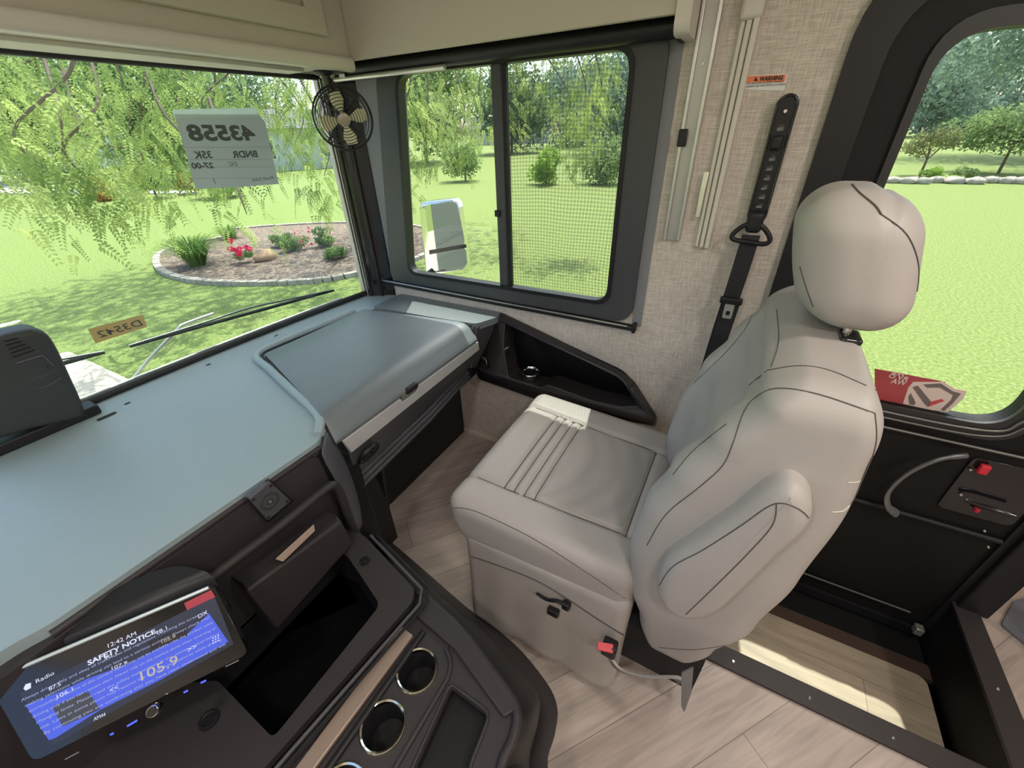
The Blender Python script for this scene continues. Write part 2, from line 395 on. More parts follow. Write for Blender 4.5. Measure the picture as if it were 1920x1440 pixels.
tag(slab('wall_left', [(-1.1, -3.2, -.04), (-1.1, -3.2, 2.1), (-1.1, 1.8, 2.1), (-1.1, 1.8, -.04)], (-.04, 0, 0), m_wall, None, [lh]), kind='structure')
bm = bmesh.new(); add_box(bm, -1.14, 1.94, -3.24, -3.2, -.04, 2.1); tag(finish('wall_back', bm, m_wall), kind='structure')
bm = bmesh.new(); add_box(bm, 1.9, 1.94, -3.2, -1.07, -.04, 2.1); add_box(bm, WX + .07, 1.94, -1.07, -1.03, -.04, 2.1)
tag(finish('wall_slide', bm, m_wall), kind='structure')
bm = bmesh.new(); add_box(bm, -1.14, WX, 1.74, 1.80, 1.72, 2.1); add_box(bm, -1.14, WX, 1.83, 1.86, -.3, .70)
tag(finish('wall_front', bm, m_white), kind='structure')
bm = bmesh.new(); add_box(bm, WX - .012, WX, -.10, 1.19, 0, .028); tag(finish('baseboard_right', bm, m_creamtrim, bevel=.003), kind='structure')
# stairwell
bm = bmesh.new()
add_box(bm, SX0 - .02, SX0, SY0, SY1, -.5, -.04); add_box(bm, SX0, WX, SY1, SY1 + .02, -.5, -.04); add_box(bm, SX0, WX, SY0 - .02, SY0, -.5, -.04)
add_box(bm, SX0 - .02, WX + .02, SY0, SY1, -.52, -.5); add_box(bm, 1.30, 1.50, SY0, SY1, -.5, -.26)
tag(finish('stairwell', bm, m_door), kind='structure')
tag(slab('stair_tread', rrect(SX0 + .002, 1.30, -.955, SY1 - .01, .03, f=lambda x, y: (x, y, -.235)), (0, 0, -.03), m_step), kind='structure')
tag(slab('stair_nosing', [(1.302, SY0 + .01, -.26), (1.36, SY0 + .01, -.26), (1.36, SY1 - .01, -.26), (1.302, SY1 - .01, -.26)], (0, 0, .02),
         mat('nosing_brown', (.07, .045, .035), .5)), kind='structure')
# floor edge trim round the stairwell
t = thing('trim_1', None, None, (.9, -.6, 0), kind='structure')
slab('edge_strip', [(.855, -.15, 0), (.925, -.15, 0), (.925, -1.0, 0), (.855, -1.05, 0)], (0, 0, .012), m_plas, t, bevel=.003)
slab('edge_strip', [(.925, -.965, 0), (.885, -1.035, 0), (WX, -1.035, 0), (WX, -.965, 0)], (0, 0, .012), m_plas, t, bevel=.003)
slab('side_panel', [(.93, -.985, .0), (WX, -.985, 0), (WX, -.985, -.235), (.93, -.985, -.235)], (0, .01, 0), m_door, t)
for (x, y) in ((.885, -.29), (.885, -.50), (.885, -.70), (1.18, -1.0)):
    lathe('screw', [(0, .0025), (.003, .0025), (.005, 0)], (x, y, .012), m_chrome, t, seg=12)
slab('tread_edge', [(.935, -.74, -.233), (.95, -.74, -.233), (.95, -.93, -.233), (.935, -.93, -.233)], (0, 0, .004), m_blk, t)

# ------------------------------------------------------------ windows
w = thing('window_1', None, None, (.2, 1.72, .75), kind='structure')     # windshield
def ws_y(x, z): return 1.735 - .045 * max(0, (x - .5) / .93) ** 2.0
bm = bmesh.new(); g = []
for i in range(33):
    x = -1.08 + (1.43 + 1.08) * i / 32; g.append([bm.verts.new((x, ws_y(x, z), z)) for z in (.765, 1.70)])
for a, b in zip(g, g[1:]): bm.faces.new([a[0], b[0], b[1], a[1]])
finish('pane', bm, m_glass, w, solid=.004)
for z, r in ((.797, .013), (1.706, .010)):
    tube('gasket', [(x, ws_y(x, z) - .002, z) for x in np.linspace(-1.08, 1.43, 30)], r, m_rubber, w, seg=10)
tube('gasket', [(1.432, ws_y(1.43, z) - .002, z) for z in (.765, 1.1, 1.4, 1.706)], .009, m_rubber, w)
tube('bright_trim', [(x, ws_y(x, .78) + .030, .800) for x in np.linspace(-1.08, 1.30, 30)], .006, m_alu, w)
tube('bright_trim', [(1.418, ws_y(1.418, z) - .004, z) for z in (.79, 1.2, 1.69)], .004, m_alu, w)
# A pillar
t = thing('trim_2', None, None, (1.45, 1.66, .8), kind='structure')
pl = []
prof = [(1.440, 1.69), (1.425, 1.66), (1.435, 1.63), (1.447, 1.615), (1.452, 1.60), (1.470, 1.585), (1.485, 1.55), (1.493, 1.545), (1.493, 1.70)]
bm = bmesh.new(); rings = [[bm.verts.new((x, y, z)) for x, y in prof] for z in (.775, 1.70)]
for i in range(len(prof)): bm.faces.new([rings[0][i], rings[0][(i + 1) % len(prof)], rings[1][(i + 1) % len(prof)], rings[1][i]])
finish('pillar_cover', bm, m_gloss, t, angle=20)
tube('pillar_rib', [(1.428, 1.655, z) for z in (.78, 1.2, 1.7)], .011, m_gloss, t)
tube('pillar_rib', [(1.452, 1.600, z) for z in (.78, 1.2, 1.7)], .009, m_blk, t)
tube('bright_bead', [(1.426, 1.678, z) for z in (.78, 1.2, 1.7)], .0045, m_alu, t)
# side window
w = thing('window_2', None, None, (WX, .9, .9), kind='structure')
outer = round_poly([(WX, .31, .86), (WX, .31, 1.73), (WX, 1.41, 1.73), (WX, 1.545, .86)], .07, 7)
inner = round_poly([(WX, .40, .915), (WX, .40, 1.70), (WX, 1.315, 1.70), (WX, 1.415, .915)], .06, 7)
slab('window_frame', [p + Vector((-.018, 0, 0)) for p in outer], (.018, 0, 0), m_greyfr, w, [[p + Vector((-.018, 0, 0)) for p in inner]])
inn2 = round_poly([(WX, .415, .93), (WX, .415, 1.69), (WX, 1.30, 1.69), (WX, 1.40, .93)], .055, 7)
slab('inner_lip', [p + Vector((-.024, 0, 0)) for p in inner], (.04, 0, 0), m_blk, w, [[p + Vector((-.024, 0, 0)) for p in inn2]])
slab('pane', [Vector((WX + .012, p.y, p.z)) for p in inner], (.003, 0, 0), m_glassside, w)
box('divider', (WX - .012, WX + .014, .855, .895, .92, 1.70), m_greyfr, w, .003)
box('divider_bead', (WX - .006, WX + .012, .838, .852, .92, 1.70), m_blk, w, .002)
box('latch', (WX - .022, WX - .012, .878, .900, 1.21, 1.235), m_blk, w, .003)
bm = bmesh.new(); bm_poly(bm, [(WX + .004, .42, .93), (WX + .004, .838, .93), (WX + .004, .838, 1.695), (WX + .004, .42, 1.695)], [(0, 1, 2, 3)])
finish('insect_screen', bm, mesh_screen_mat('insect_mesh', .0125, (.10, .12, .10)), w)
bm = bmesh.new(); r_ = [(WX - .003, 1.42, 1.715), (WX - .003, 1.556, 1.715), (WX - .003, 1.64, .86), (WX - .003, 1.55, .86)]
slab_pts(bm, r_, (.002, 0, 0)); finish('liner_strip', bm, m_greycloth, w)
bm = bmesh.new(); slab_pts(bm, [(WX - .004, .275, .845), (WX - .004, .31, .845), (WX - .004, .325, 1.73), (WX - .004, .275, 1.73)], (.003, 0, 0)); finish('liner_strip', bm, m_greycloth, w)
# roller shade hardware
t = thing('roller_shade', 'black roller shade cassette running along the top of the side window', 'window shade', (1.45, .9, 1.7))
tube('roller', [(1.455, .285, 1.722), (1.455, 1.60, 1.722)], .026, m_blk, t, seg=16)
tube('hem_bar', [(1.435, 1.05, 1.693), (1.435, 1.60, 1.693)], .009, m_alu, t, seg=10)
box('bracket', (1.42, 1.492, .272, .287, 1.69, 1.75), m_blk, t)
box('tag', (1.424, 1.428, 1.53, 1.56, 1.697, 1.708), m_white, t, .001)
t = thing('sill_rail', 'slim black shade bottom rail lying along the sill of the side window', 'rail', (1.47, .95, .85))
tube('rail', [(1.473, .298, .842), (1.473, 1.635, .858)], .013, m_blk, t, seg=12)
tube('bright_line', [(1.461, .32, .850), (1.461, 1.60, .866)], .0028, m_alu, t, seg=6)
box('end_cap', (1.458, 1.49, .288, .302, .825, .862), m_blk, t); box('end_cap', (1.458, 1.49, 1.630, 1.645, .84, .88), m_blk, t)

# ------------------------------------------------------------ overhead cabinet, valance
t = thing('overhead_cabinet', 'cream overhead cabinet with a raised panel door above the windshield', 'cabinet', (.3, 1.55, 1.7))
bm = bmesh.new(); add_box(bm, -1.08, 1.375, 1.425, 1.725, 1.72, 2.07); finish('body', bm, m_cream, t, bevel=.004)
bm = bmesh.new(); add_box(bm, -1.08, 1.375, 1.405, 1.440, 1.700, 1.742); finish('bottom_rail', bm, m_creamtrim, t, bevel=.012, seg=4)
box('light_strip', (-1.08, 1.30, 1.60, 1.725, 1.708, 1.722), m_creamtrim, t, .004)
bm = bmesh.new(); D0, D1 = .44, 1.235
slab_pts(bm, [(-.55, 1.405, 1.79), (D1 + .04, 1.405, 1.79), (D1 + .04, 1.405, 2.05), (-.55, 1.405, 2.05)], (0, .02, 0),
         [[(-.47, 1.405, 1.855), (D1 - .03, 1.405, 1.855), (D1 - .03, 1.405, 2.0), (-.47, 1.405, 2.0)]])
do = finish('door', bm, m_cream, t, bevel=.006, seg=3)
bm = bmesh.new(); add_box(bm, -.45, D1 - .05, 1.410, 1.422, 1.875, 1.99); finish('raised_panel', bm, m_cream, do, bevel=.01, seg=3)
t = thing('window_valance', 'plain cream box valance with a rounded end above the side window', 'valance', (1.38, .8, 1.72))
slab('board', [(1.375, .285, 1.735), (1.375, 1.50, 1.735), (1.375, 1.50, 2.07), (1.375, .285, 2.07)], (.02, 0, 0), m_cream, t, bevel=.003)
ep = round_poly([(1.362, .245, 1.692), (1.490, .245, 1.692), (1.490, .245, 2.07), (1.362, .245, 2.07)], [.03, .006, .002, .002])
slab('end_board', ep, (0, .038, 0), m_creamtrim, t, bevel=.006, seg=3)

# ------------------------------------------------------------ tracks and mouldings on the wall
t = thing('curtain_track', 'twin aluminium track screwed upright to the wall beside the side window', 'track', (1.48, .21, 1.2))
bm = bmesh.new(); add_box(bm, 1.484, WX, .190, .245, 1.175, 2.07); finish('base', bm, mat('track_grey', (.5, .5, .46), .4, metal=.5), t)
for y in (.196, .238): box('rail', (1.470, 1.486, y - .005, y + .005, 1.175, 2.07), m_alu, t, .002)
box('slider', (1.464, 1.472, .222, .247, 1.445, 1.49), m_blk, t, .003)
for z in (1.195, 1.64): lathe('screw', [(0, .002), (.003, .002), (.004, 0)], (1.484, .215, z), m_chrome, t, axis=(-1, 0, 0), seg=10)
t = thing('wall_moulding', 'cream fluted moulding strip standing on the wall between track and warning label', 'moulding', (1.48, .13, 1.2))
for i, (a, b, x) in enumerate(((.098, .112, 1.468), (.114, .128, 1.474), (.130, .142, 1.480))): box('flute', (x, WX, a, b, 1.160, 2.07), m_creamtrim, t, .003)
box('cap', (1.462, WX, .094, .146, 1.72, 2.07), m_creamtrim, t, .01, 3)
box('strike_plate', (1.474, 1.478, .143, .158, 1.25, 1.38), mat('bright_alu', (.85, .85, .72), .3, metal=.8), t, .002)
t = thing('warning_label', 'white warning label with an orange heading stuck on the wall above the belt adjuster', 'label', (WX, .05, 1.58))
def onw(px, py, dx=.001): return onx(px, py, WX - dx)
q = [onw(*p) for p in ((1400, 142), (1476, 139), (1471, 170), (1395, 168))]
slab('card', q, (.0006, 0, 0), m_white, t)
q = [onw(*p, .0018) for p in ((1403, 143), (1474, 140), (1471, 153), (1400, 155))]
slab('heading', q, (.0006, 0, 0), m_orange, t)
text('heading_text', 'WARNING', .0125, onw(1424, 152, .0022), (0, -1, 0), (0, 0, 1), m_ink, t, bold=.0005, width=.054)
tri = [onw(*p, .0022) for p in ((1413, 152), (1421, 152), (1417.5, 144))]; slab('triangle', tri, (-.0002, 0, 0), m_ink, t)
for i, (s, wd) in enumerate((('This seat to be occupied in forward', .085), ('position only while vehicle is in motion.', .092))):
    text('text', s, .0075, onw(1399, 159 + 5 * i, .0022), (0, -1, 0), (0, 0, 1), m_ink, t, width=wd)

# ------------------------------------------------------------ seat belt
t = thing('seat_belt', 'black shoulder belt hanging from a slotted height adjuster on the wall', 'seat belt', (1.45, -.01, .7))
hol = []
zz = [1.487] + [1.415 - .0245 * i for i in range(7)]
ho = [rrect(-.020, .0 - .004, z - .008, z + .008, .002, 2, f=lambda y, z: (1.462, y, z)) for z in zz]
AO = rrect(-.037, .012, 1.245, 1.56, .0244, 8, f=lambda y, z: (1.462, y, z))
slab('adjuster_bar', AO, (.028, 0, 0), m_blk, t, ho, bevel=0)
tube('adjuster_rim', smooth_loop(rrect(-.035, .010, 1.247, 1.558, .0224, 8, f=lambda y, z: (1.462, y, z)), 1), .0035, m_gloss, t, closed=True)
box('adjuster_back', (1.488, 1.492, -.03, .005, 1.26, 1.5), m_white, t, .001)
lathe('bolt', [(0, .004), (.004, .004), (.006, 0)], (1.462, -.012, 1.523), m_chrome, t, axis=(-1, 0, 0), seg=12)
rbox('release_button', (1.460, -.012, 1.452), (.012, .013, .017), .006, m_blk, t, n=8)
rbox('knuckle', (1.448, -.012, 1.252), (.018, .022, .03), .014, m_blk, t, n=12)
loop = smooth_loop([(1.44, .038, 1.213), (1.44, .018, 1.238), (1.44, -.012, 1.25), (1.44, -.042, 1.236), (1.44, -.063, 1.208), (1.44, -.052, 1.194), (1.44, -.012, 1.196), (1.44, .03, 1.200)], 5)
tube('loop', loop, .007, m_blk, t, closed=True, seg=10)
bm = bmesh.new(); path = [(1.445, -.012, 1.215), (1.437, -.008, 1.10), (1.437, -.002, .98), (1.437, .006, .80), (1.437, .012, .55), (1.43, .015, .3)]
pp = smooth_loop(path, 6, False)
def ribbon(bm, pts, halfw, th, wdir=(0, 1, 0)):
    rr = []
    for p in pts:
        wv = Vector(wdir) * halfw; rr.append([bm.verts.new(p + wv), bm.verts.new(p - wv), bm.verts.new(p - wv + Vector((th, 0, 0))), bm.verts.new(p + wv + Vector((th, 0, 0)))])
    for a, b in zip(rr, rr[1:]):
        for k in range(4): bm.faces.new([a[k], a[(k + 1) % 4], b[(k + 1) % 4], b[k]])
    bm.faces.new(rr[0]); bm.faces.new(list(reversed(rr[-1])))
ribbon(bm, pp, .0245, .003); finish('webbing', bm, m_belt, t)
bm = bmesh.new(); ribbon(bm, [p + Vector((-.006, -.006, 0)) for p in pp if p.z < 1.02], .0245, .003); finish('webbing', bm, m_belt, t)
rbox('tongue_grip', (1.428, -.006, 1.015), (.010, .033, .011), .006, m_blk, t, n=10)
tg = rrect(-.020, .008, .955, 1.008, .005, 3, f=lambda y, z: (1.424, y, z))
slab('tongue_plate', tg, (.003, 0, 0), m_alu, t, [rrect(-.012, 0, .966, .981, .003, 2, f=lambda y, z: (1.424, y, z))])

# ------------------------------------------------------------ door
d = thing('door_1', None, None, (WX, -.6, -.2), kind='structure')
DX = WX - .022
dO = round_poly([(DX, -.108, -.24), (DX, -.108, 1.83), (DX, -1.06, 1.83), (DX, -1.06, -.24)], [.001, .2, .2, .001], 10)
dI = round_poly([(DX, -.185, -.20), (DX, -.185, 1.745), (DX, -.955, 1.745), (DX, -.955, -.20)], [.001, .14, .14, .001], 10)
slab('door_frame', dO, (.03, 0, 0), m_blk, d, [dI], bevel=.004)
dI2 = [Vector((DX + .01, p.y, p.z)) for p in dI]
wo = round_poly([(DX + .012, -.282, .735), (DX + .012, -.282, 1.655), (DX + .012, -.785, 1.655), (DX + .012, -.785, .735)], .085, 8)
slab('door_skin', [Vector((DX + .012, p.y, p.z)) for p in dI], (.04, 0, 0), m_door, d, [wo])
wo2 = round_poly([(DX, -.262, .685), (DX, -.262, 1.69), (DX, -.83, 1.69), (DX, -.83, .685)], .10, 8)
wi2 = [Vector((DX, p.y, p.z)) for p in wo]
slab('window_surround', wo2, (.016, 0, 0), mat('dark_surround', (.03, .03, .03), .5), d, [wi2], bevel=.003)
m_dm = mat('dull_steel', (.22, .22, .21), .35, metal=.7)
for off, mm_, r in ((.018, m_dm, .004), (.038, m_dm, .0035)):
    q = [(DX - .004, -.30, .735 - off), (DX - .004, -.72, .735 - off), (DX - .004, -.785 - off * .7, .78 - off * .6), (DX - .004, -.80 - off * .8, .86)]
    tube('surround_trim', smooth_loop(q, 8, False), r, mm_, d)
slab('pane', [Vector((DX + .03, p.y, p.z)) for p in wo], (.003, 0, 0), m_glassside, d)
tube('ledge_rail', [(DX + .002, -.19, .655), (DX + .002, -.95, .655)], .005, m_dm, d)
tube('ledge_rail', [(DX + .002, -.19, .335), (DX + .002, -.95, .335)], .010, m_blk, d)
tube('ledge_rail', [(DX + .002, -.19, -.125), (DX + .002, -.90, -.125)], .005, mat('dull_metal', (.10, .10, .10), .4, metal=.6), d)
arc = smooth_loop([(DX - .02, -.735, .632), (DX - .035, -.68, .605), (DX - .04, -.635, .53), (DX - .04, -.620, .44), (DX - .04, -.64, .38), (DX - .01, -.685, .335)], 6, False)
tube('pull_handle', arc, [.017] * 4 + [.013] * (len(arc) - 8) + [.015] * 4, mat('grey_handle', (.16, .16, .165), .35), d, flat=.5)
lk = slab('latch_plate', rrect(-.945, -.765, .40, .62, .02, 4, f=lambda y, z: (DX + .004, y, z)), (.01, 0, 0), m_gloss, d, bevel=.003)
tube('latch_lever', [(DX - .02, -.80, .475), (DX - .03, -.83, .475), (DX - .03, -.91, .47)], .008, m_gloss, lk)
for (y, z, w_, h_) in ((-.795, .592, .012, .017), (-.845, .440, .007, .009)):
    rbox('lock_button', (DX - .008, y, z), (.008, w_, h_), .005, m_red, lk, n=8)
for (y, z) in ((-.775, .575), (-.795, .475), (-.90, .36), (-.935, .30)):
    lathe('screw', [(0, .003), (.003, .003), (.005, 0)], (DX - .0, y, z), m_chrome, d, axis=(-1, 0, 0), seg=12)
box('hinge_block', (DX - .03, DX, -.955, -.93, -.20, -.165), m_alu, d, .003)
box('jamb', (DX - .02, WX, -1.06, -.975, .0, 1.7), m_blk, d, .006)
# decal on the door pane
t = thing('shield_decal', 'red decal with white shield and tick at the bottom of the door window', 'sticker', (WX, -.6, .78))
DXp = DX + .029
def od(px, py, k=0): return onx(px, py, DXp - .0006 * k)
m_drd = mat('decal_red', (.42, .07, .08), .5); m_dwh = mat('decal_white', (.72, .60, .55), .5); m_dgr = mat('decal_grey', (.17, .15, .14), .5)
slab('red_field', [od(*p) for p in ((1640, 691), (1773, 716), (1760, 774), (1640, 752))], (.0005, 0, 0), m_drd, t)
sh = [(1693, 757), (1703, 727), (1712, 716), (1760, 716), (1768, 715), (1790, 729), (1813, 733), (1806, 748), (1777, 773), (1740, 768)]
slab('shield', [od(*p, 1) for p in sh], (.0005, 0, 0), m_dwh, t)
for pl_ in ([(1731, 721), (1764, 719), (1787, 734), (1802, 738), (1786, 757), (1770, 771), (1764, 768), (1783, 750), (1787, 741), (1762, 727), (1738, 727)], [(1703, 744), (1708, 737), (1717, 755), (1714, 760), (1705, 758)],
            [(1711, 726), (1721, 723), (1745, 752), (1740, 763), (1733, 757)]):
    slab('shield_mark', [od(*p, 2) for p in pl_], (.0005, 0, 0), m_dgr, t)
slab('tick', [od(*p, 2) for p in ((1740, 763), (1743, 754), (1766, 748), (1771, 752))], (.0005, 0, 0), mat('decal_tick', (.55, .08, .10), .5), t)
for s, p0, sz, wd in (('RV O', (1700, 713), .018, .045), ('WA', (1696, 722), .024, .036), ('FLE', (1694, 704), .012, .03)):
    text('lettering', s, sz, od(*p0, -2) + Vector((-.003, 0, 0)), (0, 1, 0), (0, 0, 1), m_dwh, t, bold=.0006, width=wd, depth=-.0001)

# ------------------------------------------------------------ slide-out area beyond the stairwell
t = thing('grab_handle', 'curved black tubular handle at the right edge beyond the door jamb', 'handle', (1.55, -1.2, .1))
tube('tube', smooth_loop([(1.38, -1.16, .36), (1.40, -1.13, .28), (1.42, -1.10, .20), (1.40, -1.12, .13), (1.36, -1.16, .10), (1.32, -1.2, .10)], 6, False), .014, m_blk, t)
rbox('mount', (1.43, -1.095, .20), (.02, .03, .02), .012, m_blk, t, n=8)
tag(slab('floor_mat', round_poly([onz(1876, 1172, .004), onz(1900, 1128, .004), (1.85, -1.5, .004), (1.8, -1.9, .004), (1.15, -1.35, .004)], .01), (0, 0, .006), mat('mat_grey', (.16, .17, .20), .8)),
    'dark grey floor mat at the right edge beyond the stairwell', 'mat')

# ------------------------------------------------------------ dashboard
d = thing('dashboard', 'dark grained dashboard running under the windshield with glove box and open cubby', 'dashboard', (.2, 1.3, 0))
tp = round_poly([(-1.08, .93, .785), (-.12, .93, .785), (-.075, .915, .785), (.495, .905, .785), (.535, .95, .785), (.735, 1.545, .785), (1.235, 1.525, .785), (1.27, 1.50, .785),
                 (1.485, 1.50, .785), (1.485, 1.70, .785), (1.2, 1.715, .785), (.5, 1.735, .785), (-1.08, 1.735, .785)],
                [.01, .03, .02, .04, .03, .05, .04, .02, .01, .02, .05, .05, .01], 5)
slab('top_panel', tp, (0, 0, -.035), m_dash_glare, d, bevel=.010, seg=3)
tube('front_lip', [(-.08, .915, .764), (.2, .912, .764), (.485, .905, .764)], .009, m_plas, d, seg=8)
# raised ridge between the centre top and the glove box lid
tube('ridge', smooth_loop([(.505, .93, .785), (.565, 1.0, .792), (.62, 1.2, .795), (.675, 1.40, .795), (.715, 1.54, .793), (.80, 1.575, .791), (1.0, 1.57, .790), (1.22, 1.555, .789)], 5, False), .014, m_dash_glare, d, seg=10)
tube('lid_gap', smooth_loop([(.535, .95, .789), (.60, 1.12, .794), (.70, 1.44, .796), (.735, 1.525, .796), (.80, 1.54, .794), (1.0, 1.53, .792), (1.215, 1.515, .790), (1.262, 1.49, .788), (1.29, 1.2, .788), (1.315, .95, .79)], 5, False), .004, m_blkm, d, seg=6)
# glove box lid
def lid(prof, xl, xr, nx=28):
    bm = bmesh.new(); rr = []
    for (y, z) in prof:
        a, b = xl(y), xr(y); rr.append([bm.verts.new((a + (b - a) * i / nx, y, z)) for i in range(nx + 1)])
    for A, B in zip(rr, rr[1:]):
        for i in range(nx): bm.faces.new([A[i], A[i + 1], B[i + 1], B[i]])
    return bm
prof = [(1.515, .800), (1.40, .803), (1.2, .806), (1.06, .808), (1.00, .808), (.975, .804), (.955, .792), (.945, .780), (.936, .765), (.922, .752), (.915, .738), (.917, .728), (.93, .722), (.95, .720)]
xl = lambda y: .545 + (y - .93) * .325; xr = lambda y: 1.305 - (max(y, .95) - .95) * .11
bm = lid(prof, xl, xr); lb = finish('glove_box_lid', bm, m_dash_low_glare, d, solid=.022, bevel=.005, angle=40)
# right end of the dash beside the wall
ep = [(1.325, .93), (1.30, 1.2), (1.285, 1.50), (1.485, 1.50), (1.485, .90), (1.43, .885)]
slab('end_cap', round_poly([(x, y, .800) for x, y in ep], [.03, .01, .02, .01, .01, .02]), (0, 0, -.03), m_dash_low_glare, d, bevel=.008, seg=3)
slab('end_face', [(1.325, .925, .785), (1.43, .885, .785), (1.488, .895, .785), (1.488, 1.04, .49), (1.45, 1.035, .49), (1.335, .985, .56)], (0, .03, 0), m_plas2, d, bevel=.004)
slab('corner_block', [(1.47, .885, .79), (1.492, .885, .79), (1.492, 1.04, .48), (1.47, 1.04, .48)], (0, .05, 0), m_plas2, d, bevel=.003)
# silver trim strip below the lid with its finger notch
def sy(z): return .918 + (.722 - z) * .22
def stp(x, z): return (x, sy(z), z)
slab('silver_trim', [stp(.565, .722), stp(.82, .722), stp(.83, .700), stp(.905, .700), stp(.92, .722), stp(1.315, .722), stp(1.335, .672), stp(.590, .650)], (0, .012, 0), m_brush, d, bevel=.002)
slab('finger_pull', round_poly([stp(.825, .722), stp(.832, .703), stp(.903, .703), stp(.915, .722), stp(.905, .742), stp(.84, .742)], .008), (0, .006, 0), m_alu, d, bevel=.002)
rbox('latch', (.875, .918, .735), (.03, .012, .012), .008, m_blk, d, n=8)
lf = slab('lower_face', [(.585, .935, .652), (1.335, .930, .672), (1.335, 1.01, .545), (.60, .965, .515)], (0, .012, 0), m_plas2, d, bevel=.003)
for dz, r in ((0, .008), (-.018, .010), (-.036, .008)):
    tube('bead', [(.598, .968 + dz * .3, .512 + dz), (1.0, .985 + dz * .3, .525 + dz), (1.345, 1.02 + dz * .3, .542 + dz)], r, m_plas2, d)
slab('under_panel', [(.60, .975, .49), (1.47, 1.02, .49), (1.47, 1.20, .49), (.60, 1.20, .49)], (0, 0, -.01), m_blk, d)
c = Vector((.655, .944, .596)); nx_ = Vector((0, -.84, -.54))
vn = lathe('vent_ring', [(.0, .001), (.012, .004), (.016, .009), (.026, .009), (.030, .006), (.038, .007), (.042, .010), (.044, .006), (.044, 0)], c, m_blk, d, axis=(0, -.85, -.5), seg=36)
vn.scale = (1, 1, 1)
slab('toe_panel', [(.60, 1.19, 0), (WX - .003, 1.19, 0), (WX - .003, 1.19, .50), (.60, 1.19, .50)], (0, .02, 0), m_blk, d)
slab('toe_side', [(.70, 1.19, 0.0), (.735, 1.06, 0.0), (.735, 1.00, .50), (.60, 1.00, .50), (.60, 1.19, .50), (.60, 1.19, 0)], (.012, 0, 0), m_blk, d)
slab('toe_block', [(.62, 1.03, 0), (.74, 1.03, 0), (.76, 1.19, 0), (.62, 1.19, 0)], (0, 0, .52), m_blk, d)
lathe('lock', [(0, .012), (.008, .012), (.009, 0)], (1.425, .975, .575), m_chrome, d, axis=(-.3, -1, 0), seg=14)
tube('key', [(1.425, .962, .575), (1.424, .955, .545)], .004, m_chrome, d); rbox('key_fob', (1.424, .953, .533), (.010, .005, .013), .004, m_blk, d, n=6)
# small holes and clips on top
for x, y in ((.60, 1.66), (.88, 1.66), (.33, 1.63)):
    slab('slot', [(x - .008, y - .003, .7865), (x + .008, y - .003, .7865), (x + .008, y + .003, .7865), (x - .008, y + .003, .7865)], (0, 0, .0006), m_blkm, d)
slab('slot', rrect(.24, .29, 1.595, 1.61, .007, 4, f=lambda x, y: (x, y, .7865)), (0, 0, .0006), m_blkm, d)
# centre fascia
slab('fascia', round_poly([(-.30, .905, .760), (.465, .895, .760), (.47, .88, .60), (.44, .885, .44), (-.30, .885, .44)], [.01, .02, .02, .01, .01]), (0, .03, 0), m_plas, d, bevel=.006)
edge = [(.462, .885, .765), (.505, .90, .783), (.545, .945, .74), (.555, .94, .60), (.545, .93, .50), (.50, .905, .42), (.455, .85, .46), (.468, .872, .60)]
bm = bmesh.new(); bm_poly(bm, [(.460, .888, .770), (.468, .872, .69), (.470, .866, .60), (.462, .856, .52), (.455, .84, .455),
                               (.498, .905, .785), (.520, .905, .70), (.532, .900, .60), (.528, .893, .50), (.51, .88, .40),
                               (.545, .96, .785), (.560, .96, .70), (.570, .96, .60), (.570, .96, .50), (.56, .96, .40)],
                          [(i, i + 1, i + 6, i + 5) for i in (0, 1, 2, 3, 5, 6, 7, 8)])
finish('edge_column', bm, m_plas2, d, solid=.012, sub=1, angle=30)
sp = slab('speaker_grille', [ony(*p, .872) for p in ((467, 935), (507, 903), (547, 940), (503, 977))], (0, .02, 0), m_plas2, d, bevel=.003)
bm = bmesh.new(); cg = ony(506, 940, .871); e1 = (ony(547, 940, .871) - ony(507, 903, .871)).normalized(); e2 = (ony(507, 903, .871) - ony(467, 935, .871)).normalized()
e2 = (e2 - e1 * e1.dot(e2)).normalized()
for rr_, nn in ((.008, 10), (.018, 22), (.0225, 26)):
    for k in range(nn):
        a = 2 * math.pi * k / nn; p = cg + (e1 * math.cos(a) + e2 * math.sin(a)) * rr_
        add_lathe(bm, [(0, .0012), (.0011, .001), (.0011, 0)], p, (0, -1, 0), 6)
finish('perforations', bm, m_blkm, sp)
lathe('centre_plug', [(0, .002), (.003, .003), (.004, .001), (.004, 0)], cg, m_chrome, sp, axis=(0, -1, 0), seg=14)
for p in ((475, 937), (508, 911), (539, 940), (503, 970)): lathe('screw', [(0, .001), (.003, .0015), (.004, 0)], ony(*p, .871), m_blk, sp, axis=(0, -1, 0), seg=10)
slab('grille_border', [ony(*p, .878) for p in ((463, 935), (507, 899), (551, 940), (503, 981))], (0, .01, 0), m_blk, d, bevel=.001)
rim = [ony(*p, .855) for p in ((385, 1092), (440, 1050), (520, 990), (600, 925))] + [ony(*p, .852) for p in ((622, 910), (634, 918), (645, 945), (660, 985), (672, 1010), (671, 1020))]
tube('drawer_surround', smooth_loop(rim, 4, False), .0125, m_plas, d, seg=10)
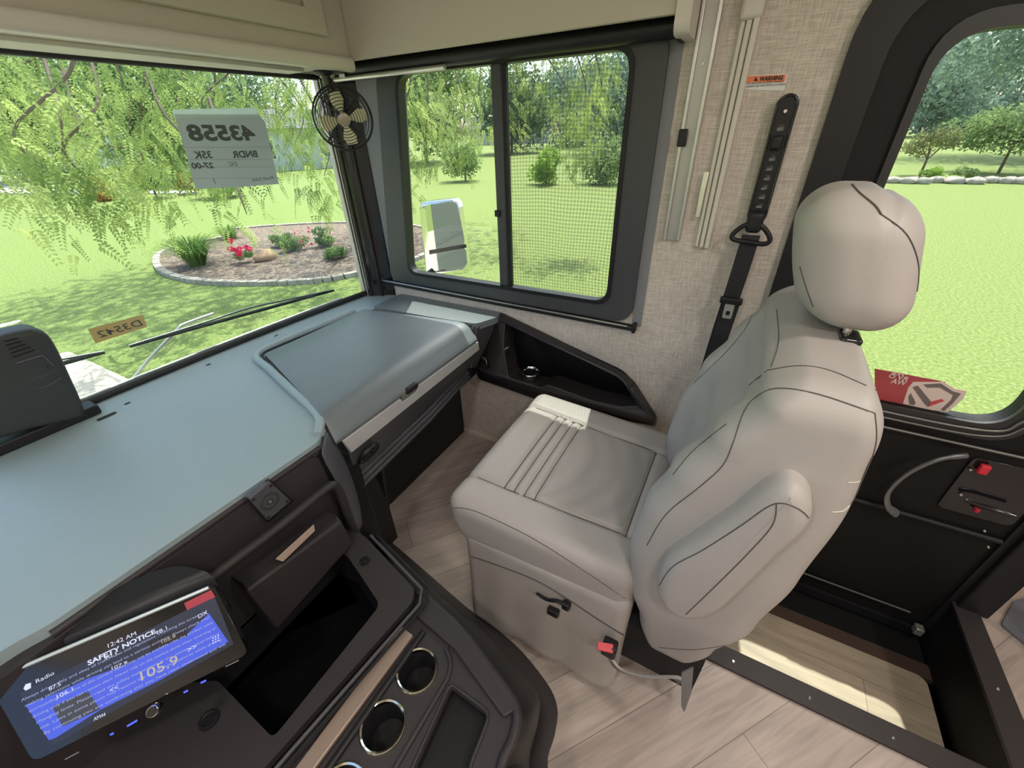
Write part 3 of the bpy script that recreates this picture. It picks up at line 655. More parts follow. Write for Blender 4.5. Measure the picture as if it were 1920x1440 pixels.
# drawer with its tan grip
dr_t = [ony(*p, .842) for p in ((452, 1096), (560, 1014), (618, 958), (632, 968))]
A_, B_, C_, D_ = ony(452, 1096, .845), ony(632, 962, .845), ony(663, 1020, .800), ony(520, 1182, .800)
m1, m2 = ony(462, 1108, .815), ony(640, 978, .815)
bm = bmesh.new()
back = Vector((0, .08, 0)); bm_poly(bm, [A_, B_, m2, m1, C_, D_, A_ + back, B_ + back, C_ + back, D_ + back],
       [(0, 1, 2, 3), (3, 2, 4, 5), (6, 7, 1, 0), (5, 4, 8, 9), (1, 7, 8, 4, 2), (0, 3, 5, 9, 6), (6, 9, 8, 7)])
dw = finish('drawer', bm, m_plas, d, bevel=.007, seg=3)
fn_ = (m2 - m1).cross(D_ - m1).normalized()
if fn_.y > 0: fn_ = -fn_
def odr(px, py, l=.0): return hit(px, py, m1 + fn_ * l, fn_)
slab('grip', [odr(*p, .0012) for p in ((516, 1048), (588, 983), (590, 995), (530, 1053))], fn_ * .0012, mat('tan_insert', (.52, .40, .33), .5), dw)
slab('grip_recess', [odr(*p, .0006) for p in ((512, 1049), (588, 980), (593, 996), (531, 1057))], fn_ * .0008, m_blk, dw)
# cubby frame and its dark pocket
zc = .47
hole = round_poly([(-.02, .885, zc), (.38, .885, zc), onz(650, 1040, zc), onz(713, 1134, zc), onz(512, 1384, zc), onz(408, 1276, zc)], [.001, .001, .01, .02, .015, .01])
fr = round_poly([(-.30, .90, zc), (.455, .90, zc), onz(683, 1004, zc), onz(777, 1104, zc), onz(774, 1128, zc), onz(494, 1442, zc), (-.30, .60, zc)], [.001, .001, .02, .01, .02, .02, .02])
slab('cubby_frame', fr, (0, 0, -.02), m_plas, d, [hole], bevel=.004)
bm = bmesh.new(); lo = [p + Vector((0, 0, -.13)) for p in hole]; n = len(hole)
a = [bm.verts.new(p + Vector((0, 0, -.012))) for p in hole]; b = [bm.verts.new(p) for p in lo]
for i in range(n): bm.faces.new([a[i], a[(i + 1) % n], b[(i + 1) % n], b[i]])
bm.faces.new(b); finish('cubby_pocket', bm, m_blk, d, solid=-.004, bevel=.012, seg=3)
for inset, r in ((.006, .0045), (.020, .0035)):
    P = [onz(690 + 0, 1003, zc), onz(785, 1104, zc), onz(781, 1132, zc), onz(500, 1450, zc)]
    tube('frame_groove', [p + Vector((inset * .7, -inset, -.004)) for p in P], r, m_plas2 if inset < .01 else m_blkm, d)
lathe('key_lock', [(0, .001), (.0015, .0022), (.006, .0022), (.0075, .001), (.0085, .004), (.014, .004), (.0155, 0)], onz(684, 1052, zc), m_blk, d, axis=(0, 0, 1), seg=28)
lathe('power_socket', [(0, .004), (.012, .004), (.014, .0065), (.018, .006), (.0195, 0)], onz(393, 1350, zc), m_blk, d, seg=28)
# instrument hood at the left and screen shroud
sh = round_poly([onz(a, b, c_) for a, b, c_ in ((118, 1200, .755), (160, 1152, .765), (205, 1108, .772), (265, 1080, .775), (330, 1058, .775), (392, 1072, .765), (410, 1098, .735), (398, 1106, .728), (130, 1226, .732))], [.005, .02, .03, .03, .03, .02, .005, .005, .005])
slab('screen_shroud', sh, (0, .02, -.10), m_blk, d, bevel=.006, seg=3)
bm = bmesh.new(); bm_poly(bm, [(-.60, .88, .70), (-.26, .88, .70), (-.26, .82, .50), (-.60, .82, .50)], [(0, 1, 2, 3)]); finish('instrument_face', bm, m_blk, d, solid=.02)
bm = bmesh.new(); add_box(bm, -.6, .40, .62, .88, .02, .34); finish('lower_body', bm, m_blk, d, bevel=.01)
bm = bmesh.new(); add_box(bm, .40, .62, .95, 1.19, .01, .60); finish('lower_body', bm, m_blk, d, bevel=.01)
rk = box('rocker_switch', (-.245, -.215, .70, .73, .60, .62), m_plas2, d, .004)

# ------------------------------------------------------------ touch screen
t = thing('touch_screen', 'wide touch screen with painted sky glare on its top edge showing a blue radio page', 'screen', (0, .75, .65))
P0 = Vector((.12, .76, .75)); ex = Vector((.27, -.16, 0)).normalized(); dn = Vector((-.045, -.10, -.10)); dn = (dn - ex * dn.dot(ex)).normalized(); nn = dn.cross(ex)
if nn.dot(CAM - P0) < 0: nn = -nn
def osc(px, py, k=0): return hit(px, py, P0 + nn * k, nn)
tr_, br_ = osc(400, 1096), osc(466, 1226); bl_ = osc(62, 1430); tl_ = tr_ - ex * ((br_ - bl_).length + .012)
slab('bezel', round_poly([tl_, tr_, br_, bl_], [.012, .012, .014, .014], 5), -nn * .022, m_gloss, t, bevel=.003)
tube('top_glare', [tl_ + nn * .001 + dn * .002, tr_ + nn * .001 + dn * .002 - ex * .008], .0036, mat('edge_glare', (.75, .85, .85), .35, metal=.5), t)  # sky glare on the bezel top, painted as a pale strip
slab('housing', [p - nn * .022 for p in (tl_ + ex * .015 + dn * .01, tr_ - ex * .005 + dn * .01, br_ - dn * .015 - ex * .01, bl_ - dn * .015 + ex * .015)], -nn * .035, m_blk, t, bevel=.006)
def em(name, c, s, base=(.01, .01, .01)): return mat(name, base, .25, emit=(*c, s))
m_sb = em('screen_blue', (.06, .10, .62), .9); m_sd = em('screen_dark', (.03, .04, .08), .5); m_st = em('screen_text', (.75, .78, .95), .75); m_sdm = em('screen_text_dim', (.45, .50, .80), .6)
scr = slab('screen', [osc(*p, .0004) for p in ((38, 1300), (402, 1118), (438, 1208), (100, 1396))], nn * .0003, m_sd, t)
slab('blue_band', [osc(*p, .0009) for p in ((48, 1322), (75, 1312), (110, 1298), (165, 1272), (240, 1245), (352, 1188), (392, 1150), (428, 1203), (300, 1275), (190, 1330), (105, 1383), (92, 1388))], nn * .0002, m_sb, scr)
slab('album_art', [osc(*p, .0014) for p in ((98, 1325), (165, 1296), (188, 1330), (118, 1362))], nn * .0002, em('screen_art', (.10, .10, .12), .4), scr)
slab('status_box', [osc(*p, .0014) for p in ((277, 1204), (345, 1176), (352, 1192), (283, 1220))], nn * .0002, em('screen_box', (.04, .03, .05), .3), scr)
slab('red_label', [osc(*p, .002) for p in ((345, 1131), (396, 1106), (404, 1119), (351, 1144))], nn * .0003, mat('label_red', (.45, .03, .06), .5), t)
def ptext(s, a, b, size, m_=None, bold=0, k=.0018, name='text'):
    A, B = osc(*a, k), osc(*b, k); xd = (B - A); return text(name, s, size, A, xd, nn.cross(xd), m_ or m_st, scr, width=xd.length, bold=bold, depth=0)
ptext('12:42 AM', (200, 1216), (253, 1192), .010); ptext('SAFETY NOTICE', (165, 1248), (292, 1187), .011, bold=.0003)
ptext('Radio', (67, 1282), (101, 1265), .009); ptext('105.9', (258, 1280), (328, 1247), .022, em('screen_gold', (.7, .6, .45), .6))
ptext('98.1', (292, 1191), (313, 1180), .009); ptext('87.5', (92, 1296), (114, 1285), .009); ptext('106.1', (104, 1312), (134, 1297), .009)
ptext('90.1', (196, 1238), (218, 1228), .008); ptext('107.9', (207, 1258), (236, 1246), .008); ptext('105.9', (301, 1208), (327, 1196), .007, em('screen_gold', (.7, .6, .45), .6))
ptext('AM44', (176, 1352), (198, 1342), .008); ptext('DX', (372, 1160), (389, 1151), .010); ptext('<<', (206, 1300), (222, 1292), .012); ptext('>>', (352, 1224), (369, 1215), .012)
lines = ['Always drive safely and obey all traffic rules and regulations. Watching this screen and', 'making selections while driving can lead to a serious accident. Always check your',
         'surroundings as some of the camera views may not be available. Use the product while', 'driving only if you can remain alert. Never rely on the camera alone when reversing or', 'changing lanes. Please read the safety instructions in the owner manual before',
         'use. Laws in some places may restrict the use of these features while driving.', 'By continuing you are confirming that you have read, understood and will']
for i, s in enumerate(lines):
    f_ = i / (len(lines) - 1)
    ptext(s, (40 + 42 * f_, 1316 + 62 * f_), (388 + 34 * f_, 1148 + 62 * f_), .0062, m_sdm, name='text_line')
# icons and touch keys
hp = [osc(44, 1291, .0018), osc(48, 1283, .0018), osc(58, 1280, .0018), osc(58, 1290, .0018), osc(48, 1295, .0018)]
slab('home_icon', hp, nn * .0001, m_st, scr)
for i in range(3):
    for j in range(3):
        p = osc(398 + 5 * i, 1196 - 2.4 * i + 4.6 * j, .0018); slab('menu_dot', [p, p + ex * .002, p + ex * .002 + dn * .002, p + dn * .002], nn * .0001, m_st, scr)
m_key = em('key_blue', (.05, .08, 1.0), 1.6)
for (a, b) in (((206, 1376), (213, 1373)), ((238, 1360), (257, 1349)), ((344, 1297), (352, 1293)), ((376, 1279), (386, 1274))):
    A, B = osc(*a, .0006), osc(*b, .0006); slab('touch_key', [A, B, B + dn * .003, A + dn * .003], nn * .0003, m_key, t)
kb = osc(300, 1322, 0)
tube('knob_stem', [kb, kb + nn * .018], .005, m_chrome, t, seg=20); lathe('volume_knob', [(0, .030), (.0085, .031), (.010, .028), (.010, .018), (.0085, .014), (0, .014)], kb, m_chrome, t, axis=nn, seg=28)
lathe('knob_face', [(0, .0325), (.0075, .0325), (.0078, .031)], kb, m_gloss, t, axis=nn, seg=24)
ptext_l = [((423, 1250), (448, 1238)), ((122, 1424), (148, 1410))]
for a, b in ptext_l:
    A, B = osc(*a, .0008), osc(*b, .0008); tube('lettering', [A, B], .0008, mat('grey_print', (.35, .35, .38), .5), t, seg=4)

# ------------------------------------------------------------ engine cover console with cup holders
t = thing('centre_console', 'black floor console with chrome ringed cup holders beside the passenger seat', 'console', (.3, .4, 0))
ZT = .44
Tq = [onz(700, 1012, ZT), onz(745, 1060, ZT), onz(790, 1108, ZT), onz(860, 1172, ZT), onz(925, 1255, ZT), onz(972, 1325, ZT), onz(968, 1380, ZT), onz(945, 1440, ZT), Vector((.15, .125, ZT)), Vector((-.4, .125, ZT))]
Uq = [p + Vector((.022, -.012, -.03)) for p in Tq]
Mq = [onz(705, 1012, .06), onz(775, 1085, .06), onz(830, 1135, .06), onz(905, 1192, .06), onz(965, 1252, .06), onz(1008, 1300, .06), onz(1010, 1350, .06), onz(992, 1440, .06), Vector((.20, .08, .06)), Vector((-.4, .08, .06))]
Nq = [p + Vector((.004, -.004, -.055)) for p in Mq]
Fq = [onz(727, 1010, .012), onz(800, 1073, .012), onz(877, 1140, .012), onz(960, 1203, .012), onz(1023, 1277, .012), onz(1045, 1327, .012), onz(1040, 1377, .012), onz(1027, 1440, .012), Vector((.25, .03, .012)), Vector((-.4, .03, .012))]
bm = bmesh.new()
L_ = [smooth_loop(q, 4, False) for q in (Tq, Uq, [a.lerp(b, .5) + Vector((.012, -.006, 0)) for a, b in zip(Uq, Mq)], Mq)]
rr = [[bm.verts.new(p) for p in l] for l in L_]
for A, B in zip(rr, rr[1:]):
    for i in range(len(A) - 1): bm.faces.new([A[i], A[i + 1], B[i + 1], B[i]])
finish('body', bm, m_blk, t, angle=40)
bm = bmesh.new(); L_ = [smooth_loop(q, 4, False) for q in ([p + Vector((-.01, .01, -.05)) for p in Mq], [p + Vector((.01, -.01, -.04)) for p in Mq], Fq, [Vector((p.x, p.y, 0)) for p in Fq])]
rr = [[bm.verts.new(p) for p in l] for l in L_]
for A, B in zip(rr, rr[1:]):
    for i in range(len(A) - 1): bm.faces.new([A[i], A[i + 1], B[i + 1], B[i]])
finish('floor_flange', bm, m_plas, t, angle=40)
cups = [onz(782, 1257, ZT), onz(718, 1362, ZT)]; cups.append(cups[1] * 2 - cups[0])
ch = [[c + Vector((math.cos(a) * .045, math.sin(a) * .045, 0)) for a in np.linspace(0, 2 * math.pi, 32, endpoint=False)] for c in cups]
zt2 = ZT - .004
tray = round_poly([onz(845, 1282, ZT), onz(920, 1338, ZT), onz(880, 1440, ZT), (.02, .155, ZT), (-.12, .30, ZT)], [.012, .02, .02, .02, .02])
deck = [onz(640, 1205, ZT)] + [p for p in Tq[2:]] + [Vector((-.4, .57, ZT))]
deck = [Vector((-.4, .575, ZT)), Vector((.355, .575, ZT))] + [Vector(p) for p in Tq[2:]]
slab('deck', deck, (0, 0, -.012), m_plas, t, ch + [tray])
tube('deck_rim', smooth_loop([p + Vector((-.006, .004, .003)) for p in Tq[1:]], 4, False), .011, m_plas, t, seg=10)
slab('tray_floor', [p + Vector((0, 0, -.035)) for p in tray], (0, 0, -.004), m_blk, t)
bm = bmesh.new(); n = len(tray); a = [bm.verts.new(p) for p in tray]; b = [bm.verts.new(p + Vector((0, 0, -.035))) for p in tray]
for i in range(n): bm.faces.new([a[i], a[(i + 1) % n], b[(i + 1) % n], b[i]])
finish('tray_wall', bm, m_plas, t, solid=.003)
tube('tray_rim', [p + Vector((0, 0, .001)) for p in tray], .004, m_plas, t, closed=True)
for c in cups:
    cp = lathe('cup_holder', [(.0, -.075), (.038, -.075), (.041, -.07), (.042, -.003), (.0455, .002)], c, m_blk, t, seg=40)
    lathe('chrome_ring', [(.0415, -.004), (.0425, .004), (.046, .006), (.049, .003), (.050, -.001)], c, mat('ring_chrome', (.75, .74, .60), .12, metal=1), cp, seg=48)
sA, sB = onz(752, 1173, .455), onz(552, 1440, .455); sC, sD = onz(778, 1180, .455), onz(585, 1440, .455)
ds = (sB - sA).normalized()
slab('silver_strip', [sA, sD + (sC - sD) * 1.0 - Vector((.012, .004, 0)), sD + ds * .2, sB + ds * .2], (0, 0, -.012), mat('satin_bronze', (.40, .31, .26), .38, metal=.4), t, bevel=.003)
tube('bar_rim', [(.34, .475, ZT + .002), (-.3, .475, ZT + .002)], .008, m_blk, t)
tube('bar_rim', smooth_loop([(.335, .40, ZT + .001), (.30, .365, ZT + .001), (.2, .36, ZT + .001), (-.3, .36, ZT + .001)], 5, False), .006, m_plas, t)
slab('side_ramp', [onz(787, 1112, .452), onz(862, 1170, .452), onz(975, 1325, .452), onz(945, 1345, .452), onz(850, 1215, .452), onz(775, 1150, .452)], (0, 0, -.012), m_plas, t, bevel=.004)

# ------------------------------------------------------------ wall tray with cup holder
t = thing('wall_tray', 'black wedge shaped wall tray with a recessed cup holder beneath the side window', 'tray', (1.47, .6, .4))
o_ = round_poly([(XT, .905, .80), (XT, .62, .722), (XT, .315, .632), (XT, .265, .60), (XT, .150, .455), (XT, .155, .432), (XT, .28, .418), (XT, .66, .395), (XT, 1.04, .425), (XT, 1.045, .47)], [.015, .05, .05, .03, .02, .015, .04, .05, .02, .02], 5)
i_ = TRAY_IN
def inset(P, k, dx): 
    cc = sum(P, Vector()) / len(P); return [Vector((p.x + dx, p.y + (cc.y - p.y) * k, p.z + (cc.z - p.z) * k)) for p in P]
bm = bmesh.new(); n1 = len(o_)
def strip(bm, A, B):
    n = len(A); a = [bm.verts.new(p) for p in A]; b = [bm.verts.new(p) for p in B]
    for i in range(n): bm.faces.new([a[i], a[(i + 1) % n], b[(i + 1) % n], b[i]])
of = [Vector((p.x - .040, p.y - .012 * (p.y > .5), p.z - (.012 if p.z > .6 else -.006))) for p in o_]
iF = [Vector((p.x - .040, p.y, p.z)) for p in i_]
strip(bm, o_, of); finish('side_wall', bm, m_plas, t, angle=40)
bm = bmesh.new(); tris = tessellate_polygon([of, iF]); fl_ = of + iF; vs = [bm.verts.new(p) for p in fl_]
for q in tris:
    try: bm.faces.new([vs[k] for k in q])
    except ValueError: pass
finish('rim', bm, m_plas, t, solid=.004, angle=20)
iB = [Vector((1.552, p.y, p.z)) for p in i_]
bm = bmesh.new(); strip(bm, iF, iB); finish('recess_wall', bm, m_plas, t, angle=50)
bm = bmesh.new(); vs = [bm.verts.new(p) for p in iB]; bm.faces.new(vs); finish('recess_back', bm, m_blk, t, solid=.003)
tube('recess_rim', iF, .004, m_plas2, t, closed=True)
cc_ = onz(995, 697, .512)
lathe('cup_holder', [(0, -.03), (.034, -.03), (.038, 0), (.042, .005), (.046, .004), (.048, 0)], cc_, m_chrome, t, seg=36)
lathe('cup_well', [(0, -.004), (.038, -.0035)], cc_, m_blk, t, seg=30)
sk = box('socket_plate', (1.452, 1.488, .868, .874, .58, .63), m_white, t, .002)
rbox('socket_flap', (1.462, .862, .615), (.012, .008, .014), .004, m_blk, t, n=6)
lathe('socket_ring', [(.0, .002), (.006, .004), (.009, .003), (.010, 0)], (1.470, .866, .605), m_chrome, t, axis=(0, -1, 0), seg=16)

# ------------------------------------------------------------ passenger seat
t = thing('passenger_seat', 'light grey leather captain seat with headrest and folded armrest beside the door', 'seat', (.96, .25, 0))
# cushion: top at z~.53 front, .48 rear
CX, CY = .995, .335
def cush(p):
    q = p.copy(); u = q.x / .335; v = q.y / .30
    if q.z > 0:
        crown = .012 * (1 - u * u); q.z += crown - .030 * (1 - v) * .5 + .012 * max(0, abs(u) - .62) / .38
        gx = .222 - .010 * (1 - v)                                    # long seams
        for s in (-1, 1): q.z -= .012 * math.exp(-((q.x - s * gx) / .008) ** 2)
        if abs(q.x) < gx:
            for y0 in (.155, .120, .085, .050, -.235): q.z -= .010 * math.exp(-((q.y - y0) / .007) ** 2)
    if q.z < 0: q.y -= .055 * (v > 0) * v * min(1, -q.z / .12); 
    q.x *= 1 - .03 * (1 - v) * .5
    return q
cu = rbox('seat_cushion', (CX, CY, .445), (.345, .30, .095), .050, m_leather, t, n=[90, 110, 14], fn=cush)
# perforated centre
bm = bmesh.new(); g = []
bvh = BVHTree.FromPolygons([v.co for v in cu.data.vertices], [p.vertices for p in cu.data.polygons])
def drop(x, y, l=.0009):
    h, nr, i, dd = bvh.ray_cast(Vector((x, y, 1.0)), Vector((0, 0, -1))); return (h + Vector((0, 0, l))) if h else Vector((x, y, .53))
for j in range(41):
    y = CY - .226 + (.274 - .004) * j / 40; v = (y - CY) / .30; gx = (.222 - .010 * (1 - v)) * (1 - .03 * (1 - v) * .5) - .007
    g.append([bm.verts.new(drop(CX + gx * (2 * i / 40 - 1), y)) for i in range(41)])
for a, b in zip(g, g[1:]):
    for i in range(40): bm.faces.new([a[i], a[i + 1], b[i + 1], b[i]])
finish('centre_panel', bm, m_leathperf, t)
def flat_seam(pts, r=.0016, name='seam', par=cu): tube(name, [drop(*p, .0002) for p in pts], r, m_seam, par, seg=6)
for s in (-1, 1):
    flat_seam([(CX + s * (.222 - .010 * (1 - v)) * (1 - .03 * (1 - v) * .5), CY + .30 * v) for v in np.linspace(-.95, .84, 24)])
for y0 in (.155, .120, .085, .050, -.235):
    v = y0 / .30; gx = (.222 - .010 * (1 - v)) * (1 - .03 * (1 - v) * .5); flat_seam([(CX + gx * k, CY + y0) for k in np.linspace(-1, 1, 24)])
# seat side and skirt
def sk(p):
    q = p.copy(); f = (.205 - q.z) / .41          # 0 top .. 1 floor
    if q.x < 0: q.x -= .055 * max(0, f) ** 1.5
    if q.y > 0: q.y -= .035 * max(0, f)
    q.x += .004 * math.sin(q.y * 40) * f
    return q
box_ = rbox('seat_box', (.985, .310, .215), (.334, .275, .205), .035, m_leather, t, n=[40, 50, 30], fn=sk)
# backrest
def prof_i(z, P):
    for (z0, a), (z1, b) in zip(P, P[1:]):
        if z <= z1:
            k = max(0, (z - z0) / (z1 - z0)); k = k * k * (3 - 2 * k); return a + (b - a) * k
    return P[-1][1]
YF = [(.20, -.03), (.34, .015), (.47, .055), (.62, .075), (.75, .062), (.88, .025), (1.0, -.03), (1.10, -.085), (1.18, -.13)]
YB = [(.20, -.13), (.34, -.185), (.50, -.235), (.70, -.262), (.90, -.272), (1.05, -.262), (1.18, -.240)]
ZB0, ZB1 = .215, 1.152
def backf(p):
    q = p.copy(); z = q.z + (ZB0 + ZB1) / 2; u = q.x / .300; s = (q.y / .13 + 1) / 2
    yf, yb = prof_i(z, YF), prof_i(z, YB)
    rec = .050 * (1 - min(1, (abs(u) / .72) ** 4)) * (1 if z < 1.0 else max(0, 1 - (z - 1.0) / .1)) * max(0, min(1, (z - .4) / .08))
    q.y = yb + (yf - rec - yb) * s
    w = 1 - .02 * max(0, (z - 1.0) / .16) - .06 * max(0, (.45 - z) / .23)
    q.x *= w
    if z > 1.05: q.z += .006 * (1 - u * u)
    return q
bk = rbox('backrest', (.958, 0, (ZB0 + ZB1) / 2), (.305, .13, (ZB1 - ZB0) / 2), .060, m_leather, t, n=[60, 24, 80], fn=backf)
# headrest
def headf(p):
    q = p.copy(); k = q.z / .115
    q.y += .030 * k + .010 * max(0, q.y / .08) * (1 - k * k); q.x *= 1 - .06 * k * k
    q.z -= .006 * math.exp(-((q.y + .01) / .010) ** 2) * (k > 0)
    return q
HC = Vector((.960, -.180, 1.288))
hr = rbox('headrest', HC, (.120, .084, .118), .072, m_leather, t, n=[44, 30, 34], fn=headf)
tube('post', [(.895, -.212, 1.11), (.90, -.198, 1.23)], .007, m_chrome, hr, seg=14); tube('post', [(1.02, -.212, 1.11), (1.02, -.198, 1.23)], .007, m_chrome, hr, seg=14)
for x in (.895, 1.02): rbox('post_guide', (x, -.212, 1.158), (.026, .017, .007), .006, m_gloss, hr, n=8)
# armrest folded up against the near side
ao = [onx(*p, .615) for p in ((1230, 1098), (1250, 1052), (1300, 1018), (1370, 972), (1432, 924), (1478, 908), (1512, 926), (1524, 962), (1508, 1000), (1450, 1052), (1392, 1108), (1342, 1150), (1292, 1160), (1246, 1138))]
ar = pad('armrest', [p + Vector((.058, 0, 0)) for p in smooth_loop(ao, 5)], (-.075, 0, 0), .032, m_leather, t, steps=8)
# seams traced on the real surfaces
seam(bk, [(1213, 1022), (1249, 964), (1309, 915), (1354, 874), (1374, 832), (1395, 772), (1421, 742), (1462, 728), (1537, 740), (1640, 775)], m_seam)
seam(bk, [(1640, 775), (1642, 830), (1620, 895), (1595, 945)], m_seam)
seam(bk, [(1440, 694), (1500, 686), (1560, 696), (1655, 738)], m_seam)
seam(bk, [(1405, 722), (1440, 694)], m_seam)
seam(bk, [(1262, 890), (1300, 845), (1362, 795)], m_seam)
seam(bk, [(1300, 718), (1350, 672), (1395, 620), (1420, 575), (1450, 548)], m_seam, r=.0009)
seam(bk, [(1446, 688), (1460, 640), (1456, 580)], m_seam, r=.0009)
seam(ar, [(1236, 1098), (1262, 1062), (1320, 1030), (1390, 985), (1440, 950), (1470, 944), (1503, 958), (1521, 978)], m_seam)
seam(ar, [(1456, 946), (1448, 985), (1400, 1040), (1340, 1100), (1286, 1152)], m_seam)
seam(hr, [(1598, 346), (1612, 362), (1640, 385), (1652, 402)], m_seam, r=.0016)
seam(hr, [(1652, 402), (1700, 440), (1722, 500), (1715, 570)], m_seam)
seam(hr, [(1500, 500), (1512, 540), (1525, 575)], m_seam)
seam(cu, [(846, 952), (880, 955), (930, 975), (1000, 1010), (1080, 1060), (1172, 1122)], m_seam)
seam(box_, [(875, 1040), (940, 1062), (1005, 1088), (1060, 1120), (1120, 1160), (1168, 1190)], m_seam, r=.0025)
seam(bk, [(1236, 1214), (1300, 1218), (1360, 1210)], m_seam, r=.0008)
for a in ([(1590, 905), (1612, 902), (1632, 885)], [(1560, 960), (1580, 958), (1592, 948)]): seam(bk, a, m_creamtrim, r=.001, name='pull_thread')
# recline lever
lv = onx(1065, 1128, .640)
bm = bmesh.new(); lp = smooth_loop([onx(1006, 1112, .625), onx(1025, 1124, .622), onx(1045, 1127, .622), onx(1064, 1136, .625)], 4, False)
add_tube(bm, lp, [.006 + .003 * i / len(lp) for i in range(len(lp))], seg=10, flat=.7); le = finish('recline_lever', bm, m_blk, t)
rbox('lever_pivot', onx(1062, 1135, .632), (.012, .012, .012), .006, m_blk, le, n=8); rbox('lever_block', onx(1038, 1146, .632), (.012, .018, .013), .005, m_blk, le, n=8)
# buckle
bc = onx(1136, 1211, .60); bu = rbox('buckle', bc + Vector((.005, -.01, -.01)), (.017, .020, .026), .007, m_blk, t, n=10)
bu2 = slab('release_button', [hit(*p, bc + Vector((0, 0, .018)), (-.3, -.25, 1)) for p in ((1121, 1204), (1150, 1209), (1149, 1226), (1120, 1219))], (0, 0, .004), m_red, bu, bevel=.001)
# back pocket strap and liner beneath the backrest
pk = smooth_loop([onx(1145, 1232, .61), onx(1165, 1255, .60), onx(1210, 1268, .59), onx(1270, 1270, .58), onx(1286, 1282, .58)], 5, False)
bm = bmesh.new(); A = [bm.verts.new(p) for p in pk]; B = [bm.verts.new(p + Vector((.03, .01, -.075))) for p in pk]
for i in range(len(pk) - 1): bm.faces.new([A[i], A[i + 1], B[i + 1], B[i]])
finish('skirt_pocket', bm, mat('skirt_grey', (.26, .25, .25), .7), t, solid=.003); tube('pocket_hem', pk, .004, m_leather, t)
fl_ = [onx(*p, .575) for p in ((1278, 1262), (1300, 1252), (1296, 1300), (1283, 1336), (1277, 1325))]
slab('strap_end', fl_, (.004, 0, 0), mat('skirt_grey', (.26, .25, .25), .7), t)
slab('frame_plate', [(.68, .06, .12), (.68, -.17, .12), (.68, -.17, .30), (.68, .06, .30)], (.5, 0, 0), m_blkm, t)
bm = bmesh.new(); add_box(bm, .74, 1.20, -.12, .5, 0.0, .14); finish('pedestal', bm, m_blkm, t)

# ------------------------------------------------------------ fan
fc = Vector((1.285, 1.43, 1.555)); fa = Vector((-.62, -.77, -.12)).normalized(); fx, fy, fz = basis(fa)
fx = Vector((0, 0, 1)).cross(fa).normalized(); fy = fa.cross(fx)
t = thing('defrost_fan', 'small black wire cage fan hanging under the cabinet corner by the pillar', 'fan', fc)
bm = bmesh.new()
def circ(r, h, n=40): return [fc + (fx * math.cos(a) + fy * math.sin(a)) * r + fa * h for a in np.linspace(0, 2 * math.pi, n, endpoint=False)]
for i in range(8):
    r = .028 + .0100 * i; add_tube(bm, circ(r, .030 - .020 * (i / 7) ** 2), .0013, seg=5, closed=True)
for r, h in ((.103, .004), (.106, -.006), (.103, -.016), (.094, -.03), (.08, -.04)): add_tube(bm, circ(r, h), .0017, seg=5, closed=True)
for k in range(4):
    a = math.radians(45 + 90 * k); dv = fx * math.cos(a) + fy * math.sin(a)
    add_tube(bm, [fc + dv * .02 + fa * .031, fc + dv * .065 + fa * .024, fc + dv * .098 + fa * .010, fc + dv * .106 - fa * .006, fc + dv * .08 - fa * .04, fc + dv * .03 - fa * .045], .0021, seg=5)
finish('cage', bm, m_blk, t)
lathe('badge', [(0, .033), (.016, .034), (.021, .032), (.023, .028)], fc, mat('badge_bronze', (.40, .36, .27), .35, metal=.4), t, axis=fa, seg=32)
for k in range(4):
    a0 = math.radians([100, 190, 280, 10][k]); bm = bmesh.new(); g = []
    for i in range(8):
        s = i / 7; r = .018 + .066 * s; w = .62 * (math.sin(math.pi * min(1, .22 + .5 * s))) * (1 if s < .85 else .78)
        g.append([bm.verts.new(fc + (fx * math.cos(a0 + w * (j / 5 - .5) * 2 * .62) + fy * math.sin(a0 + w * (j / 5 - .5) * 2 * .62)) * r + fa * (.008 + .022 * (j / 5 - .5))) for j in range(6)])
    for A, B in zip(g, g[1:]):
        for j in range(5): bm.faces.new([A[j], A[j + 1], B[j + 1], B[j]])
    bl = finish('blade', bm, m_fanyel, t, solid=.0015)
lathe('motor', [(0, -.06), (.022, -.058), (.026, -.05), (.026, -.012), (.018, 0), (0, 0)], fc, m_blk, t, axis=fa, seg=24)
mt = fc - fa * .035
tube('bracket', [Vector((1.275, 1.47, 1.70)), Vector((1.29, 1.465, 1.62)), mt], .016, m_gloss, t, seg=16)
lathe('mount', [(0, 0), (.034, 0), (.036, -.004), (.030, -.010), (.018, -.014)], (1.272, 1.47, 1.70), m_blk, t, seg=28)

# ------------------------------------------------------------ things on the windshield
WY = 1.70
t = thing('paper_sign', 'grey white paper sign numbered 43558 taped to the inside of the windshield', 'sign', (.98, WY, 1.35))
m_paper = leaf_mat('paper', (.60, .68, .68), (.66, .73, .73), .35); m_pen = mat('print_grey', (.10, .12, .12), .8)
def ow(px, py, k=0): return ony(px, py, WY - k)
q = [ow(*p) for p in ((326, 214), (341, 262), (367, 354), (440, 351), (523, 345), (510, 290), (497, 228), (484, 215))]
slab('sheet', q, (0, .0006, 0), m_paper, t)
slab('tape', round_poly([ow(323, 205, .001), ow(481, 202, .001), ow(485, 221, .001), ow(327, 223, .001)], .008), (0, .0008, 0), leaf_mat('tape_white', (.85, .95, .93), (.9, .97, .95), .5), t)
def wtext(s, pr, pl_, size, bold=0, par=t, m_=None, width=True, k=.001):
    A, B = ow(*pr, k), ow(*pl_, k); xd = B - A      # written for outside, so it reads mirrored from here
    return text('lettering', s, size, A, xd, (0, 0, 1), m_ or m_pen, par, width=xd.length if width else None, bold=bold, depth=0)
wtext('43558', (480, 262), (355, 263), .062, .0025)
